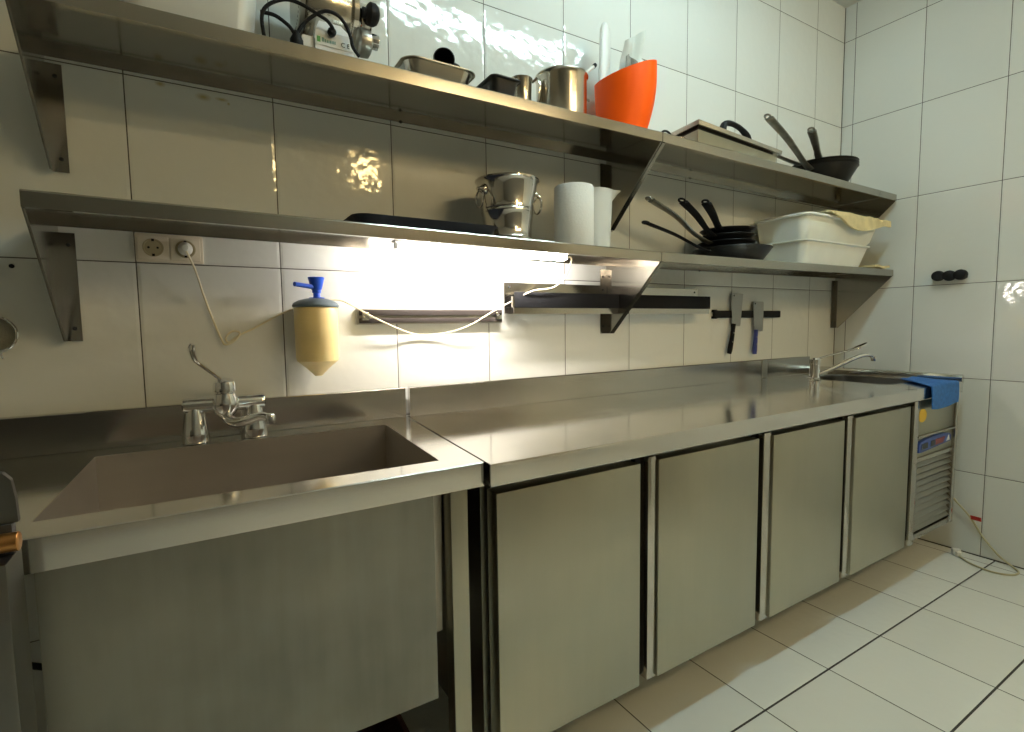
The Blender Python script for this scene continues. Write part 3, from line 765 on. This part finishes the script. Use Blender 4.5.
for v0, v1, w in ((-.002, .018, .010), (.018, .040, .0165)):
    box(bm, v0, v1, -w, w, -.0115, .0115 + (w - .01), .003, mat=q)
build('plug', bm, 'white_plastic', r)
bm = B(); box(bm, .040, .055, -.009, -.005, -.002, .002, mat=q); box(bm, .040, .055, .005, .009, -.002, .002, mat=q); build('pin', bm, 'chrome', r)

# ------------------------------------------------------------------ things on the upper shelf
e = .0012
def zs(x): return zu1(x) + e
# white tub
r = empty('plastic_tub', (.15, -.16, zs(.28)), 0, 'white plastic tub at the left end of the upper shelf', 'tub')
bm = B(); tray(bm, [(.040, .262, -.245, -.075, .035, zs(.28)), (.030, .272, -.255, -.065, .04, zs(.28) + .012), (.012, .290, -.272, -.050, .045, 1.998), (.004, .298, -.280, -.042, .05, 2.002), (.004, .298, -.280, -.042, .05, 2.012)], .003, 8)
build('tub_body', bm, 'white_plastic', r)
bm = B(); tube(bm, [(.003, -.16, 1.995), (.02, -.286, 1.96), (.15, -.294, 1.925), (.28, -.286, 1.96), (.300, -.16, 1.995)], .003, 8, 8); build('carry_handle', bm, 'handle_steel', r)

# cylindrical machine
zb = zs(.5)
r = empty('kitchen_machine', (.49, -.15, zb), 0, 'steel barrel-shaped kitchen machine with black knob lying on the upper shelf', 'kitchen machine')
mx_, mz = -.135, zb + .178
bm = B(); lathe(bm, mx_, mz, [(.070, .395), (.078, .398), (.080, .402), (.080, .507), (.078, .510)], 48, 'x', True, True); build('barrel', bm, 'pot_steel', r)
bm = B(); lathe(bm, mx_, mz, [(.084, 0.5105), (.087, 0.5120), (.087, 0.5240), (.084, 0.5260)], 48, 'x', True, True); build('end_ring', bm, 'polished', r)
bm = B(); lathe(bm, mx_, mz, [(.079, .3805), (.082, .383), (.082, .394)], 40, 'x', True, True); en = build('end_cover', bm, 'steel_dark', r)
bm = B()
for i in range(14):
    a = PI * .9 + i * .16
    lathe(bm, mx_ + .066 * math.cos(a), mz + .066 * math.sin(a), [(.003, .3800), (.003, .3803)], 8, 'x', True, True)
build('vent_hole', bm, 'rubber', en)
bm = B(); lathe(bm, mx_, mz - .012, [(.060, 0.5265), (.058, 0.5330), (.052, 0.5390), (.050, 0.5590), (.044, 0.5670)], 36, 'x', True, True); build('neck', bm, 'polished', r)
bm = B(); lathe(bm, mx_ - .055, mz - .008, [(.013, 0.5390), (.013, 0.5480), (.022, 0.5510), (.028, 0.5570), (.028, 0.5690), (.023, 0.5770), (.013, 0.5820), (.0001, 0.5830)], 28, 'x', True, False); build('knob', bm, 'rubber', r)
bm = B(); lathe(bm, mx_ - .050, mz - .084, [(.026, 0.5220), (.034, 0.5270), (.036, 0.5370), (.034, 0.5530), (.022, 0.5600), (.0001, 0.5610)], 28, 'x', True, False); build('lower_cap', bm, 'steel_dark', r)
bm = B(); lathe(bm, mx_ - .045, mz - .072, [(.018, 0.5610), (.020, 0.5650), (.020, 0.5790), (.012, 0.5850)], 24, 'x', True, True); build('outlet', bm, 'chrome', r)
bm = B()
loft(bm, [[(x, y, zb) for x, y in ((.400, -.268), (.492, -.268), (.492, -.07), (.400, -.07))], [(x, y, zb + .055) for x, y in ((.402, -.268), (.488, -.268), (.488, -.07), (.402, -.07))], [(x, y, zb + .094) for x, y in ((.418, -.235), (.470, -.235), (.470, -.09), (.418, -.09))]])
mb = build('base_box', bm, 'batten', r, ang=30)
bm = B(); box(bm, .400, .4885, -.2700, -.2683, zb + .020, zb + .043, .0005); lab = build('label_plate', bm, 'white_print', mb)
bm = B(); box(bm, .404, .412, -.2706, -.2701, zb + .026, zb + .039); build('green_mark', bm, 'green_print', lab, smooth=False)
bm = B()
xx = .4155
for w_, h_ in ((.006, .010), (.005, .007), (.006, .007), (.007, .007), (.005, .007), (.004, .007)):
    box(bm, xx, xx + w_ - .0012, -.2706, -.2701, zb + .028, zb + .028 + h_); xx += w_
build('printed_word', bm, 'blue_print', lab, smooth=False)
text_mesh('ce_mark', 'C E', .015, 'rubber', lab, (.471, -.2703, zb + .031), Matrix.Rotation(PI / 2, 4, 'X'))

# black mains cable coiled in front of it
K1 = [(.290, -.262, zs(.29) + .006), (.286, -.268, 1.846), (.300, -.27, 1.874), (.335, -.272, 1.895), (.369, -.275, 1.894), (.409, -.282, 1.876), (.426, -.287, 1.866), (.4375, -.287, 1.853), (.438, -.2815, 1.850)]
K2 = [(.284, -.262, 1.859), (.314, -.268, 1.856), (.341, -.270, 1.841), (.355, -.27, 1.826), (.361, -.27, 1.830), (.372, -.272, 1.848), (.395, -.278, 1.872), (.423, -.287, 1.887), (.451, -.290, 1.883), (.470, -.288, 1.865), (.480, -.288, 1.84), (.484, -.288, 1.820), (.500, -.285, zs(.5) + .006)]
r = empty('mains_cable', (.36, -.27, zs(.36)), 0, 'black mains cable looped in front of the steel barrel machine', 'cable')
bm = B(); tube(bm, K1, .0042, 10, 6); build('flex', bm, 'rubber', r)
bm = B(); tube(bm, K2, .0042, 10, 6); build('flex', bm, 'rubber', r)
bm = B(); lathe(bm, .358, -.27, [(.013, zs(.36)), (.015, zs(.36) + .004), (.015, 1.812), (.009, 1.823), (.006, 1.832)], 20, 'z', True, True); build('plug', bm, 'rubber', r)
bm = B(); lathe(bm, .438, 1.848, [(.008, -.2692), (.010, -.273), (.010, -.281), (.006, -.286)], 16, 'y', True, True); build('connector', bm, 'rubber', r)
bm = B(); box(bm, .372, .405, -.262, -.20, zs(.40), 1.835, .003)
top_obj('small_box', bm, 'white_print', 'small white box behind the black plug on the upper shelf', 'box')

# gastronorm pan with a ladle in it
zg = zs(.80)
r = empty('steel_tray', (.76, -.16, zg), 0, 'rectangular stainless steel pan holding a dark round cup on the upper shelf', 'pan')
bm = B(); tray(bm, [(.660, .815, -.226, -.075, .03, zg), (.654, .822, -.232, -.069, .034, zg + .006), (.638, .840, -.246, -.055, .038, 1.856), (.628, .852, -.256, -.043, .042, 1.8585), (.628, .852, -.256, -.043, .042, 1.856)], .0015, 8); build('pan_body', bm, 'pot_steel', r)
r = empty('dark_cup', (.75, -.17, 1.83), 0, 'dark round cup lying inside the rectangular steel pan', 'cup')
mt_ = Matrix.Translation((.753, -.228, 1.883)) @ Vector((-.34, -.92, -.12)).to_track_quat('Z', 'Y').to_matrix().to_4x4()
bm = B(); lathe(bm, 0, 0, [(.0275, 0), (.029, .001), (.0302, 0), (.030, -.02), (.027, -.10), (.0001, -.102), (.0001, -.0975), (.0252, -.097), (.0268, -.02), (.0275, 0)], 32)
bmesh.ops.transform(bm, matrix=mt_, verts=bm.verts[:]); build('cup_body', bm, 'iron', r)
bm = B(); tube(bm, [(.029, 0, -.03), (.044, -.006, -.034), (.046, -.008, -.065), (.028, 0, -.075)], .0045, 8, 5); bmesh.ops.transform(bm, matrix=mt_, verts=bm.verts[:]); build('cup_handle', bm, 'iron', r)

# loaf tin
zt = zs(1.0)
bm = B(); tray(bm, [(.912, .970, -.236, -.130, .012, zt), (.908, .975, -.240, -.126, .014, zt + .005), (.900, .985, -.250, -.115, .016, 1.862), (.890, .995, -.260, -.104, .018, 1.8655), (.890, .995, -.260, -.104, .018, 1.863)], .0018, 6)
top_obj('loaf_tin', bm, 'nonstick', 'small black loaf tin left of the steel pots on the upper shelf', 'baking tin')

# milk jug
zj = zs(1.08)
r = empty('milk_jug', (1.055, -.16, zj), 0, 'small stainless steel jug with handle between loaf tin and big pot', 'jug')
jx, jy = 1.066, -.135
bm = B(); lathe(bm, jx, jy, [(.0001, zj), (.030, zj), (.032, zj + .004), (.033, zj + .06), (.035, zj + .126), (.038, zj + .132), (.0365, zj + .132), (.0335, zj + .126), (.0315, zj + .06), (.030, zj + .006), (.0001, zj + .005)], 32); build('jug_body', bm, 'pot_steel', r)
bm = B(); tube(bm, [(jx + .026, jy - .025, 1.920), (jx + .038, jy - .042, 1.930), (jx + .043, jy - .050, 1.900), (jx + .037, jy - .042, 1.850), (jx + .025, jy - .025, 1.838)], [.004, .006, .007, .006, .004], 10, 6, True, (1.5, .6)); build('jug_handle', bm, 'polished', r)

# big pot with ladle
zp = zs(1.21)
r = empty('steel_pot', (1.205, -.165, zp), 0, 'tall stainless steel pot with rolled rim left of the orange bin', 'pot')
px, py = 1.206, -.165
bm = B(); lathe(bm, px, py, [(.0001, zp), (.080, zp), (.084, zp + .004), (.084, zp + .142), (.087, zp + .150), (.0895, zp + .153), (.0885, zp + .157), (.086, zp + .155), (.0825, zp + .143), (.0825, zp + .006), (.0001, zp + .005)], 56); build('pot_body', bm, 'pot_steel', r)
bm = B(); tube(bm, [(px + .084, py - .01, zp + .10), (px + .104, py - .012, zp + .104), (px + .108, py - .012, zp + .098)], .004, 8, 4); build('pot_handle', bm, 'handle_steel', r)
r = empty('ladle', (1.24, -.1, zp + .007), 0, 'ladle leaning in the tall steel pot, handle sticking out to the right', 'ladle')
bm = B(); tube(bm, [(1.160, -.168, zp + .03), (1.225, -.16, zp + .10), (1.305, -.148, 1.990), (1.368, -.138, 2.044)], [.004, .0045, .005, .0062], 10, 4); build('ladle_handle', bm, 'white_plastic', r)
bm = B(); tube(bm, [(1.366, -.1385, 2.0425), (1.377, -.136, 2.053)], .0072, 10, 1); build('handle_tip', bm, 'black', r)
bm = B(); lathe(bm, 1.160, -.168, [(.0001, zp + .0065), (.02, zp + .009), (.034, zp + .024), (.036, zp + .032), (.0345, zp + .032), (.033, zp + .025), (.019, zp + .011), (.0001, zp + .0085)], 24); build('ladle_bowl', bm, 'pot_steel', r)

# orange slanted bin
zo = zs(1.46)
ox, oy = 1.445, -.165
r = empty('orange_bin', (ox, oy, zo), 0, 'bright orange plastic bin with slanted open top on the upper shelf', 'bin')
def bin_ring(t, ins=0., lift=0.):
    z = t
    pts = []
    h = min(1, (z - zo) / .27)
    rx0 = .078 + .025 * math.sin(min(1, h * 1.35) * PI / 2); rx = rx0 - ins
    ry = .090 + .028 * math.sin(h * PI / 2) - ins
    for i in range(44):
        a = 2 * PI * i / 44
        pts.append([1.388 + .006 * (1 - h) + rx0 + rx * math.cos(a), oy + ry * math.sin(a), z])
    return pts
def cut_z(x): return 1.998 + (x - 1.388) * .36
rings = [bin_ring(zo + .27 * k / 14) for k in range(15)]
inn = [bin_ring(zo + .005 + .265 * k / 14, .004) for k in range(15)][::-1]
top_r = []
for rg_ in rings + inn:
    for p in rg_:
        p[2] = zo + (p[2] - zo) * (cut_z(p[0]) - zo) / .27
bm = B(); loft(bm, rings + inn)
build('bin_body', bm, 'orange', r)
# what stands in the bin
bm = B(); tube(bm, [(1.470, -.125, zo + .03), (1.440, -.112, 1.98), (1.446, -.108, 2.12), (1.452, -.104, 2.206), (1.464, -.104, 2.222)], [.020, .024, .025, .023, .012], 14, 5, True, (1., .45))
top_obj('spatula_handle', bm, 'white_plastic', 'long white plastic spatula standing in the orange bin', 'spatula')
def bagf(u, v):
    x = lerp(1.470, 1.490, v) + u * lerp(.085, .095, v); z = lerp(1.88, 2.150, v) + .06 * u * v
    return (x, -.158 + .010 * math.sin(u * 9 + v * 3) + .008 * math.sin(v * 11), z)
bm = B(); sheet(bm, bagf, 14, 18, .006); top_obj('paper_bag', bm, 'bag', 'crumpled white paper bag sticking out of the orange bin', 'paper bag')
def bagg(u, v):
    return (1.468 + u * .090, -.190 + .008 * math.sin(u * 13 + v * 4), lerp(1.88, 2.080 + .012 * math.sin(u * 7), v))
bm = B(); sheet(bm, bagg, 14, 10, .005); top_obj('grey_paper', bm, 'grey_bag', 'crumpled grey paper just above the rim of the orange bin', 'paper')

# ring beside the press
def zr(x): return zu2(x) + e
bm = B(); tube(bm, [(1.650 + .028 * math.cos(a), -.215, 1.827 + .022 * math.sin(a)) for a in [2 * PI * i / 24 for i in range(25)]], .004, 8, 1)
top_obj('dark_ring', bm, 'rubber', 'small dark ring on the upper shelf between orange bin and press', 'ring')
bm = B(); lathe(bm, 1.73, -.2, [(.0001, zr(1.7)), (.028, zr(1.7)), (.030, zr(1.7) + .004), (.030, zr(1.7) + .032), (.026, zr(1.7) + .036), (.0001, zr(1.7) + .037)], 24)
top_obj('small_jar', bm, 'pot_steel', 'small grey lid or jar left of the hinged press', 'jar')

# hinged press
zq = zr(1.80)
r = empty('griddle_press', (2.02, -.18, zq), 0, 'flat rectangular steel press with black arched handle on the upper shelf', 'press')
def pressq(z0, z1, ins, zt0=None, zt1=None):
    a, c = 1.770 + ins, 2.275 - ins
    return [(a, -.262 + ins, z0), (c, -.262 + ins, z1), (c + .015, -.115 - ins, z1 + .0), (a + .02, -.115 - ins, z0)]
bm = B(); loft(bm, [pressq(zq + .014, zq + .014, .006), pressq(zq + .035, zq + .035, .004), pressq(1.862, 1.837, .0)]); build('press_base', bm, 'steel_door', r, ang=30)
for fx_ in (1.81, 2.24):
    for fy_ in (-.235, -.145):
        bm = B(); lathe(bm, fx_, fy_, [(.012, zq), (.014, zq + .0138)], 16, 'z', True, True); build('foot', bm, 'rubber', r)
bm = B(); box(bm, 1.80, 2.25, -.252, -.125, zq + .004, zq + .0135); build('base_gap_shade', bm, 'dark_gap_shade', r)  # dark slab between the feet, painting the shade under the base
bm = B(); loft(bm, [pressq(1.863, 1.838, .014), pressq(1.876, 1.846, .014)]); build('press_gap_shade', bm, 'dark_gap_shade', r, ang=30)  # dark filler that paints the shade of the gap below the lid
bm = B(); loft(bm, [pressq(1.8765, 1.8465, -.010), pressq(1.892, 1.860, -.012), pressq(1.896, 1.863, -.006)]); build('press_lid', bm, 'steel', r, ang=30)
bm = B(); tube(bm, [(1.990, -.205, 1.882), (1.986, -.205, 1.922), (2.004, -.205, 1.944), (2.05, -.205, 1.949), (2.105, -.205, 1.938), (2.145, -.205, 1.912), (2.152, -.205, 1.874)], [.016, .016, .014, .012, .012, .016, .016], 12, 6, True, (.8, 1.)); hd = build('press_handle', bm, 'rubber', r)

# frying pans -----------------------------------------------------
def pan(name, label, cx, cy, z, R, H, hdir, hl, rise, mat, hmat, group, base=.72, start=.9, kink=.25, hw=.0105, att=.72, cat='frying pan'):
    r = empty(name, (cx, cy, z), 0, label, cat, group)
    b_ = R * base
    bm = B(); lathe(bm, cx, cy, [(.0001, z), (b_, z), (b_ + .006, z + .003), (R - .006, z + H - .006), (R, z + H), (R - .001, z + H + .0015), (R - .004, z + H), (R - .012, z + H - .008), (b_, z + .0045), (.0001, z + .004)], 56)
    build('pan_body', bm, mat, r)
    d = Vector((hdir[0], hdir[1], 0)).normalized()
    c = Vector((cx, cy, 0))
    r0 = R * start
    h0 = z + H * att
    pts = []
    for t, f in ((0, 0), (kink * .5, .12), (kink, .3), (.6, .66), (1, 1)):
        p = c + d * (r0 + .004 + hl * t); pts.append((p.x, p.y, h0 + rise * f))
    bm = B(); tube(bm, pts, [hw * 1.1, hw * .95, hw * .9, hw * 1.1, hw * 1.25], 12, 6, True, (1.15, .42))
    h = build('handle', bm, hmat, r)
    pe = Vector(pts[-1]); pd = (Vector(pts[-1]) - Vector(pts[-2])).normalized()
    # hanging eye at the end
    s = pd.cross(Vector((0, 0, 1))).normalized(); c0 = pe + pd * .013
    bm = B(); tube(bm, [c0 + pd * (.0125 * math.cos(a)) + s * (.0115 * math.sin(a)) for a in [2 * PI * i / 18 for i in range(19)]], .0042, 8, 1); build('hanging_eye', bm, hmat, h)
    bm = B()
    n_ = d.cross(Vector((0, 0, 1)))
    for k in (-1, 1):
        q = c + d * (r0 + .004) + n_ * .009 * k
        bmesh.ops.create_uvsphere(bm, u_segments=10, v_segments=6, radius=.004, matrix=Matrix.Translation((q.x, q.y, h0 + .006)))
    build('rivet', bm, 'handle_steel', h)
    return r
G1 = 'frying pans stacked on the upper shelf'
zk = zr(2.75)
pan('frying_pan', 'outermost of the nested frying pans on the upper shelf, long steel handle raised left', 2.815, -.160, zk + .0, .150, .088, (-.99, -.10), .40, .150, 'iron', 'handle_steel', G1, kink=.3, base=.62, att=.80, hw=.014)
pan('frying_pan', 'middle one of the nested upper shelf pans, handle half hidden behind the press', 2.815, -.160, zk + .012, .1495, .088, (-1, .16), .43, .085, 'iron', 'handle_steel', G1, kink=.35, base=.62, att=1.0, start=1.04, hw=.013)
pan('frying_pan', 'innermost of the nested upper shelf pans, short handle towards the room', 2.815, -.160, zk + .024, .149, .088, (-.93, -.36), .22, .060, 'iron', 'handle_steel', G1, base=.62, att=1.0, start=1.04, hw=.013)

# ------------------------------------------------------------------ things on the lower shelf
def zl(x): return zl1(x) + e
def zm(x): return zl2(x) + e
bm = B(); tray(bm, [(.500, .875, -.262, -.060, .03, zl(.49)), (.490, .885, -.272, -.050, .035, zl(.49) + .004), (.478, .897, -.284, -.040, .04, zl(.49) + .022), (.474, .901, -.288, -.036, .04, zl(.49) + .024)], .006, 6)
top_obj('navy_tray', bm, 'navy', 'flat dark navy tray lying on the lower shelf left of the ice bucket', 'tray')
# ice bucket
zi = zl(1.0)
ix, iy = .996, -.155
r = empty('ice_bucket', (ix, iy, zi), 0, 'shiny steel ice bucket with side rings on the lower shelf', 'ice bucket')
bm = B(); lathe(bm, ix, iy, [(0.0001, zi), (0.0725, zi), (0.0772, zi + .004), (0.0800, zi + .018), (0.0763, zi + .024), (0.0777, zi + .06), (0.0828, zi + .095), (0.0851, zi + .098), (0.0851, zi + .103), (0.0837, zi + .106), (0.0860, zi + .109), (0.0860, zi + .114), (0.0851, zi + .117), (0.0963, zi + .186), (0.1004, zi + .192), (0.1037, zi + .195), (0.1037, zi + .199), (0.1004, zi + .2005), (0.0949, zi + .198), (0.0925, zi + .186), (0.0791, zi + .09), (0.0744, zi + .03), (0.0725, zi + .008), (0.0001, zi + .006)], 64); build('bucket_body', bm, 'polished', r)
for sgn in (-1, 1):
    ax_ = ix + sgn * .095; ay_ = iy - .012
    bm = B(); lathe(bm, ay_, zi + .162, [(.016, ax_ - sgn * .006), (.016, ax_ + sgn * .001), (.011, ax_ + sgn * .006), (.006, ax_ + sgn * .014), (.007, ax_ + sgn * .020), (.0001, ax_ + sgn * .023)], 20, 'x', True, False); lg = build('ring_boss', bm, 'polished', r)
    bm = B(); tube(bm, [(ax_ + sgn * .012, ay_ + .024 * math.sin(a), zi + .132 + .026 * math.cos(a)) for a in [2 * PI * i / 24 for i in range(25)]], .0034, 8, 1); build('ring_handle', bm, 'polished', lg)
# paper roll
zp2 = zl(1.25)
r = empty('paper_roll', (1.255, -.175, zp2), 0, 'white paper towel roll standing on the lower shelf beside the ice bucket', 'paper roll')
rx, ry = 1.237, -.190
bm = B(); lathe(bm, rx, ry, [(.022, zp2), (.065, zp2), (.067, zp2 + .004), (.067, zp2 + .201), (.064, zp2 + .206), (.022, zp2 + .206), (.022, zp2)], 48); build('roll', bm, 'paper', r)
bm = B(); lathe(bm, rx, ry, [(.0218, zp2 + .001), (.0218, zp2 + .2015), (.020, zp2 + .2015), (.020, zp2 + .001), (.0218, zp2 + .001)], 28); build('cardboard_core', bm, 'socket_in', r)
# white jug
r = empty('plastic_jug', (1.40, -.13, zl(1.4)), 0, 'white plastic measuring jug with spout behind the paper roll', 'jug')
jx, jy, zj = 1.380, -.120, zl(1.4)
def jr(rad, z, sp=0.):
    out = []
    for i in range(40):
        a = 2 * PI * i / 40
        k = max(0, math.cos(a - (-.35))) ** 14
        out.append((jx + (rad + sp * k) * math.cos(a), jy + (rad + sp * k) * math.sin(a), z + sp * k * .15))
    return out
bm = B(); loft(bm, [jr(.055, zj), jr(.060, zj + .004), jr(.066, zj + .19, .004), jr(.068, zj + .216, .028), jr(.070, zj + .2235, .036), jr(.066, zj + .2235, .034), jr(.064, zj + .19, .004), jr(.057, zj + .008)]); build('jug_body', bm, 'white_plastic', r)
bm = B(); tube(bm, [(jx - .02, jy + .062, zj + .17), (jx - .03, jy + .095, zj + .165), (jx - .03, jy + .10, zj + .10), (jx - .02, jy + .06, zj + .05)], .006, 10, 6); build('jug_handle', bm, 'white_plastic', r)

G2 = 'black frying pans stacked on the lower shelf'
z0 = zm(2.1)
pan('frying_pan', 'largest black frying pan, at the bottom of the lower shelf stack', 2.115, -.165, z0, .160, .054, (-1, .02), .345, .085, 'nonstick', 'rubber', G2, base=.72, hw=.0095, kink=.3)
pan('frying_pan', 'black frying pan with raised steel handle in the lower shelf stack', 2.090, -.155, z0 + .055, .118, .026, (-1, -.03), .355, .135, 'nonstick', 'handle_steel', G2, kink=.35, hw=.0125)
pan('frying_pan', 'small black frying pan in the lower shelf stack, handle tilted steeply upward', 2.088, -.157, z0 + .082, .116, .026, (-.99, -.13), .215, .110, 'nonstick', 'rubber', G2, hw=.014, kink=.3)
pan('frying_pan', 'topmost small black frying pan of the lower shelf stack with upright handle', 2.095, -.156, z0 + .109, .114, .026, (-.94, -.34), .165, .075, 'nonstick', 'rubber', G2, hw=.014, kink=.3)

# milky boxes, one in the other
zx = zm(3.03)
bm = B(); tray(bm, [(2.515, 3.015, -.240, -.060, .03, zx), (2.505, 3.025, -.250, -.050, .035, zx + .005), (2.478, 3.062, -.272, -.030, .04, 1.500), (2.468, 3.074, -.282, -.020, .045, 1.504), (2.468, 3.074, -.282, -.020, .045, 1.510)], .003, 6)
r1 = top_obj('storage_box', bm, 'clear_box', 'milky plastic storage box on the lower shelf, the lower one of two nested', 'storage box', 'milky storage boxes on the lower shelf')
bm = B(); tray(bm, [(2.525, 3.005, -.230, -.070, .03, zx + .022), (2.515, 3.015, -.240, -.060, .03, zx + .027), (2.488, 3.048, -.262, -.040, .035, 1.506), (2.478, 3.085, -.272, -.030, .04, 1.530), (2.468, 3.128, -.284, -.022, .045, 1.612), (2.455, 3.150, -.298, -.010, .05, 1.616), (2.455, 3.150, -.298, -.010, .05, 1.624)], .003, 6)
r2 = top_obj('storage_box', bm, 'clear_box', 'milky plastic storage box on the lower shelf, the upper one draped with yellow cloth', 'storage box', 'milky storage boxes on the lower shelf')
def clothf(u, v):
    x = 2.62 + u * .545
    s = v * (.26 + .055 * math.sin(PI * min(1, u * 1.1)) + .03 * u)
    wob = .0018 * math.sin(u * 13 + v * 5) + .002 * math.sin(v * 13)
    if s < .259: return (x + .02 * math.sin(v * 5), -.05 - s, 1.640 + wob + .016 * math.sin(PI * u) * (1 - v))
    return (x, -.309 - .004 * math.sin(u * 14), 1.640 + wob - (s - .259))
bm = B(); sheet(bm, clothf, 26, 20, .009); top_obj('yellow_cloth', bm, 'cloth', 'pale yellow cloth lying across the top of the milky boxes', 'cloth')
bm = B()
def cl2(u, v): return (3.095 + u * .15, -.285 + v * .20, zm(3.24) + .011 + .003 * math.sin(u * 8 + v * 5))
sheet(bm, cl2, 12, 12, .011); top_obj('yellow_cloth', bm, 'cloth', 'folded pale yellow cloth flat on the right end of the lower shelf', 'cloth')

# ------------------------------------------------------------------ camera, light, view
cam = bpy.data.cameras.new('camera'); co = bpy.data.objects.new('camera', cam); COL.objects.link(co)
F_, YAW, PIT, ROL = 518.587, .5416548, -.078829, -.0136691
cam.sensor_width = 36.; cam.sensor_fit = 'HORIZONTAL'; cam.lens = F_ * 36. / 1024.
cam.clip_start = .02
f = Vector((math.sin(YAW) * math.cos(PIT), math.cos(YAW) * math.cos(PIT), math.sin(PIT)))
rr = Vector((math.cos(YAW), -math.sin(YAW), 0)); uu = rr.cross(f)
r2_ = rr * math.cos(ROL) + uu * math.sin(ROL); u2_ = -rr * math.sin(ROL) + uu * math.cos(ROL)
mw = Matrix((r2_, u2_, -f)).transposed().to_4x4()
mw.translation = (.12558, -1.61618, 1.13924)
co.matrix_world = mw
scene.camera = co

w = bpy.data.worlds.new('world'); scene.world = w; w.use_nodes = True
w.node_tree.nodes['Background'].inputs[0].default_value = (.8, .85, .8, 1)
w.node_tree.nodes['Background'].inputs[1].default_value = .02

vs = scene.view_settings
scene.display_settings.display_device = 'sRGB'
vs.view_transform = 'Standard'; vs.look = 'None'; vs.gamma = 1; vs.use_curve_mapping = False
vs.exposure = .1
scene.cycles.use_denoising = True
scene.cycles.max_bounces = 10; scene.cycles.diffuse_bounces = 5; scene.cycles.glossy_bounces = 6
scene.cycles.sample_clamp_indirect = 6.
scene.cycles.caustics_reflective = True
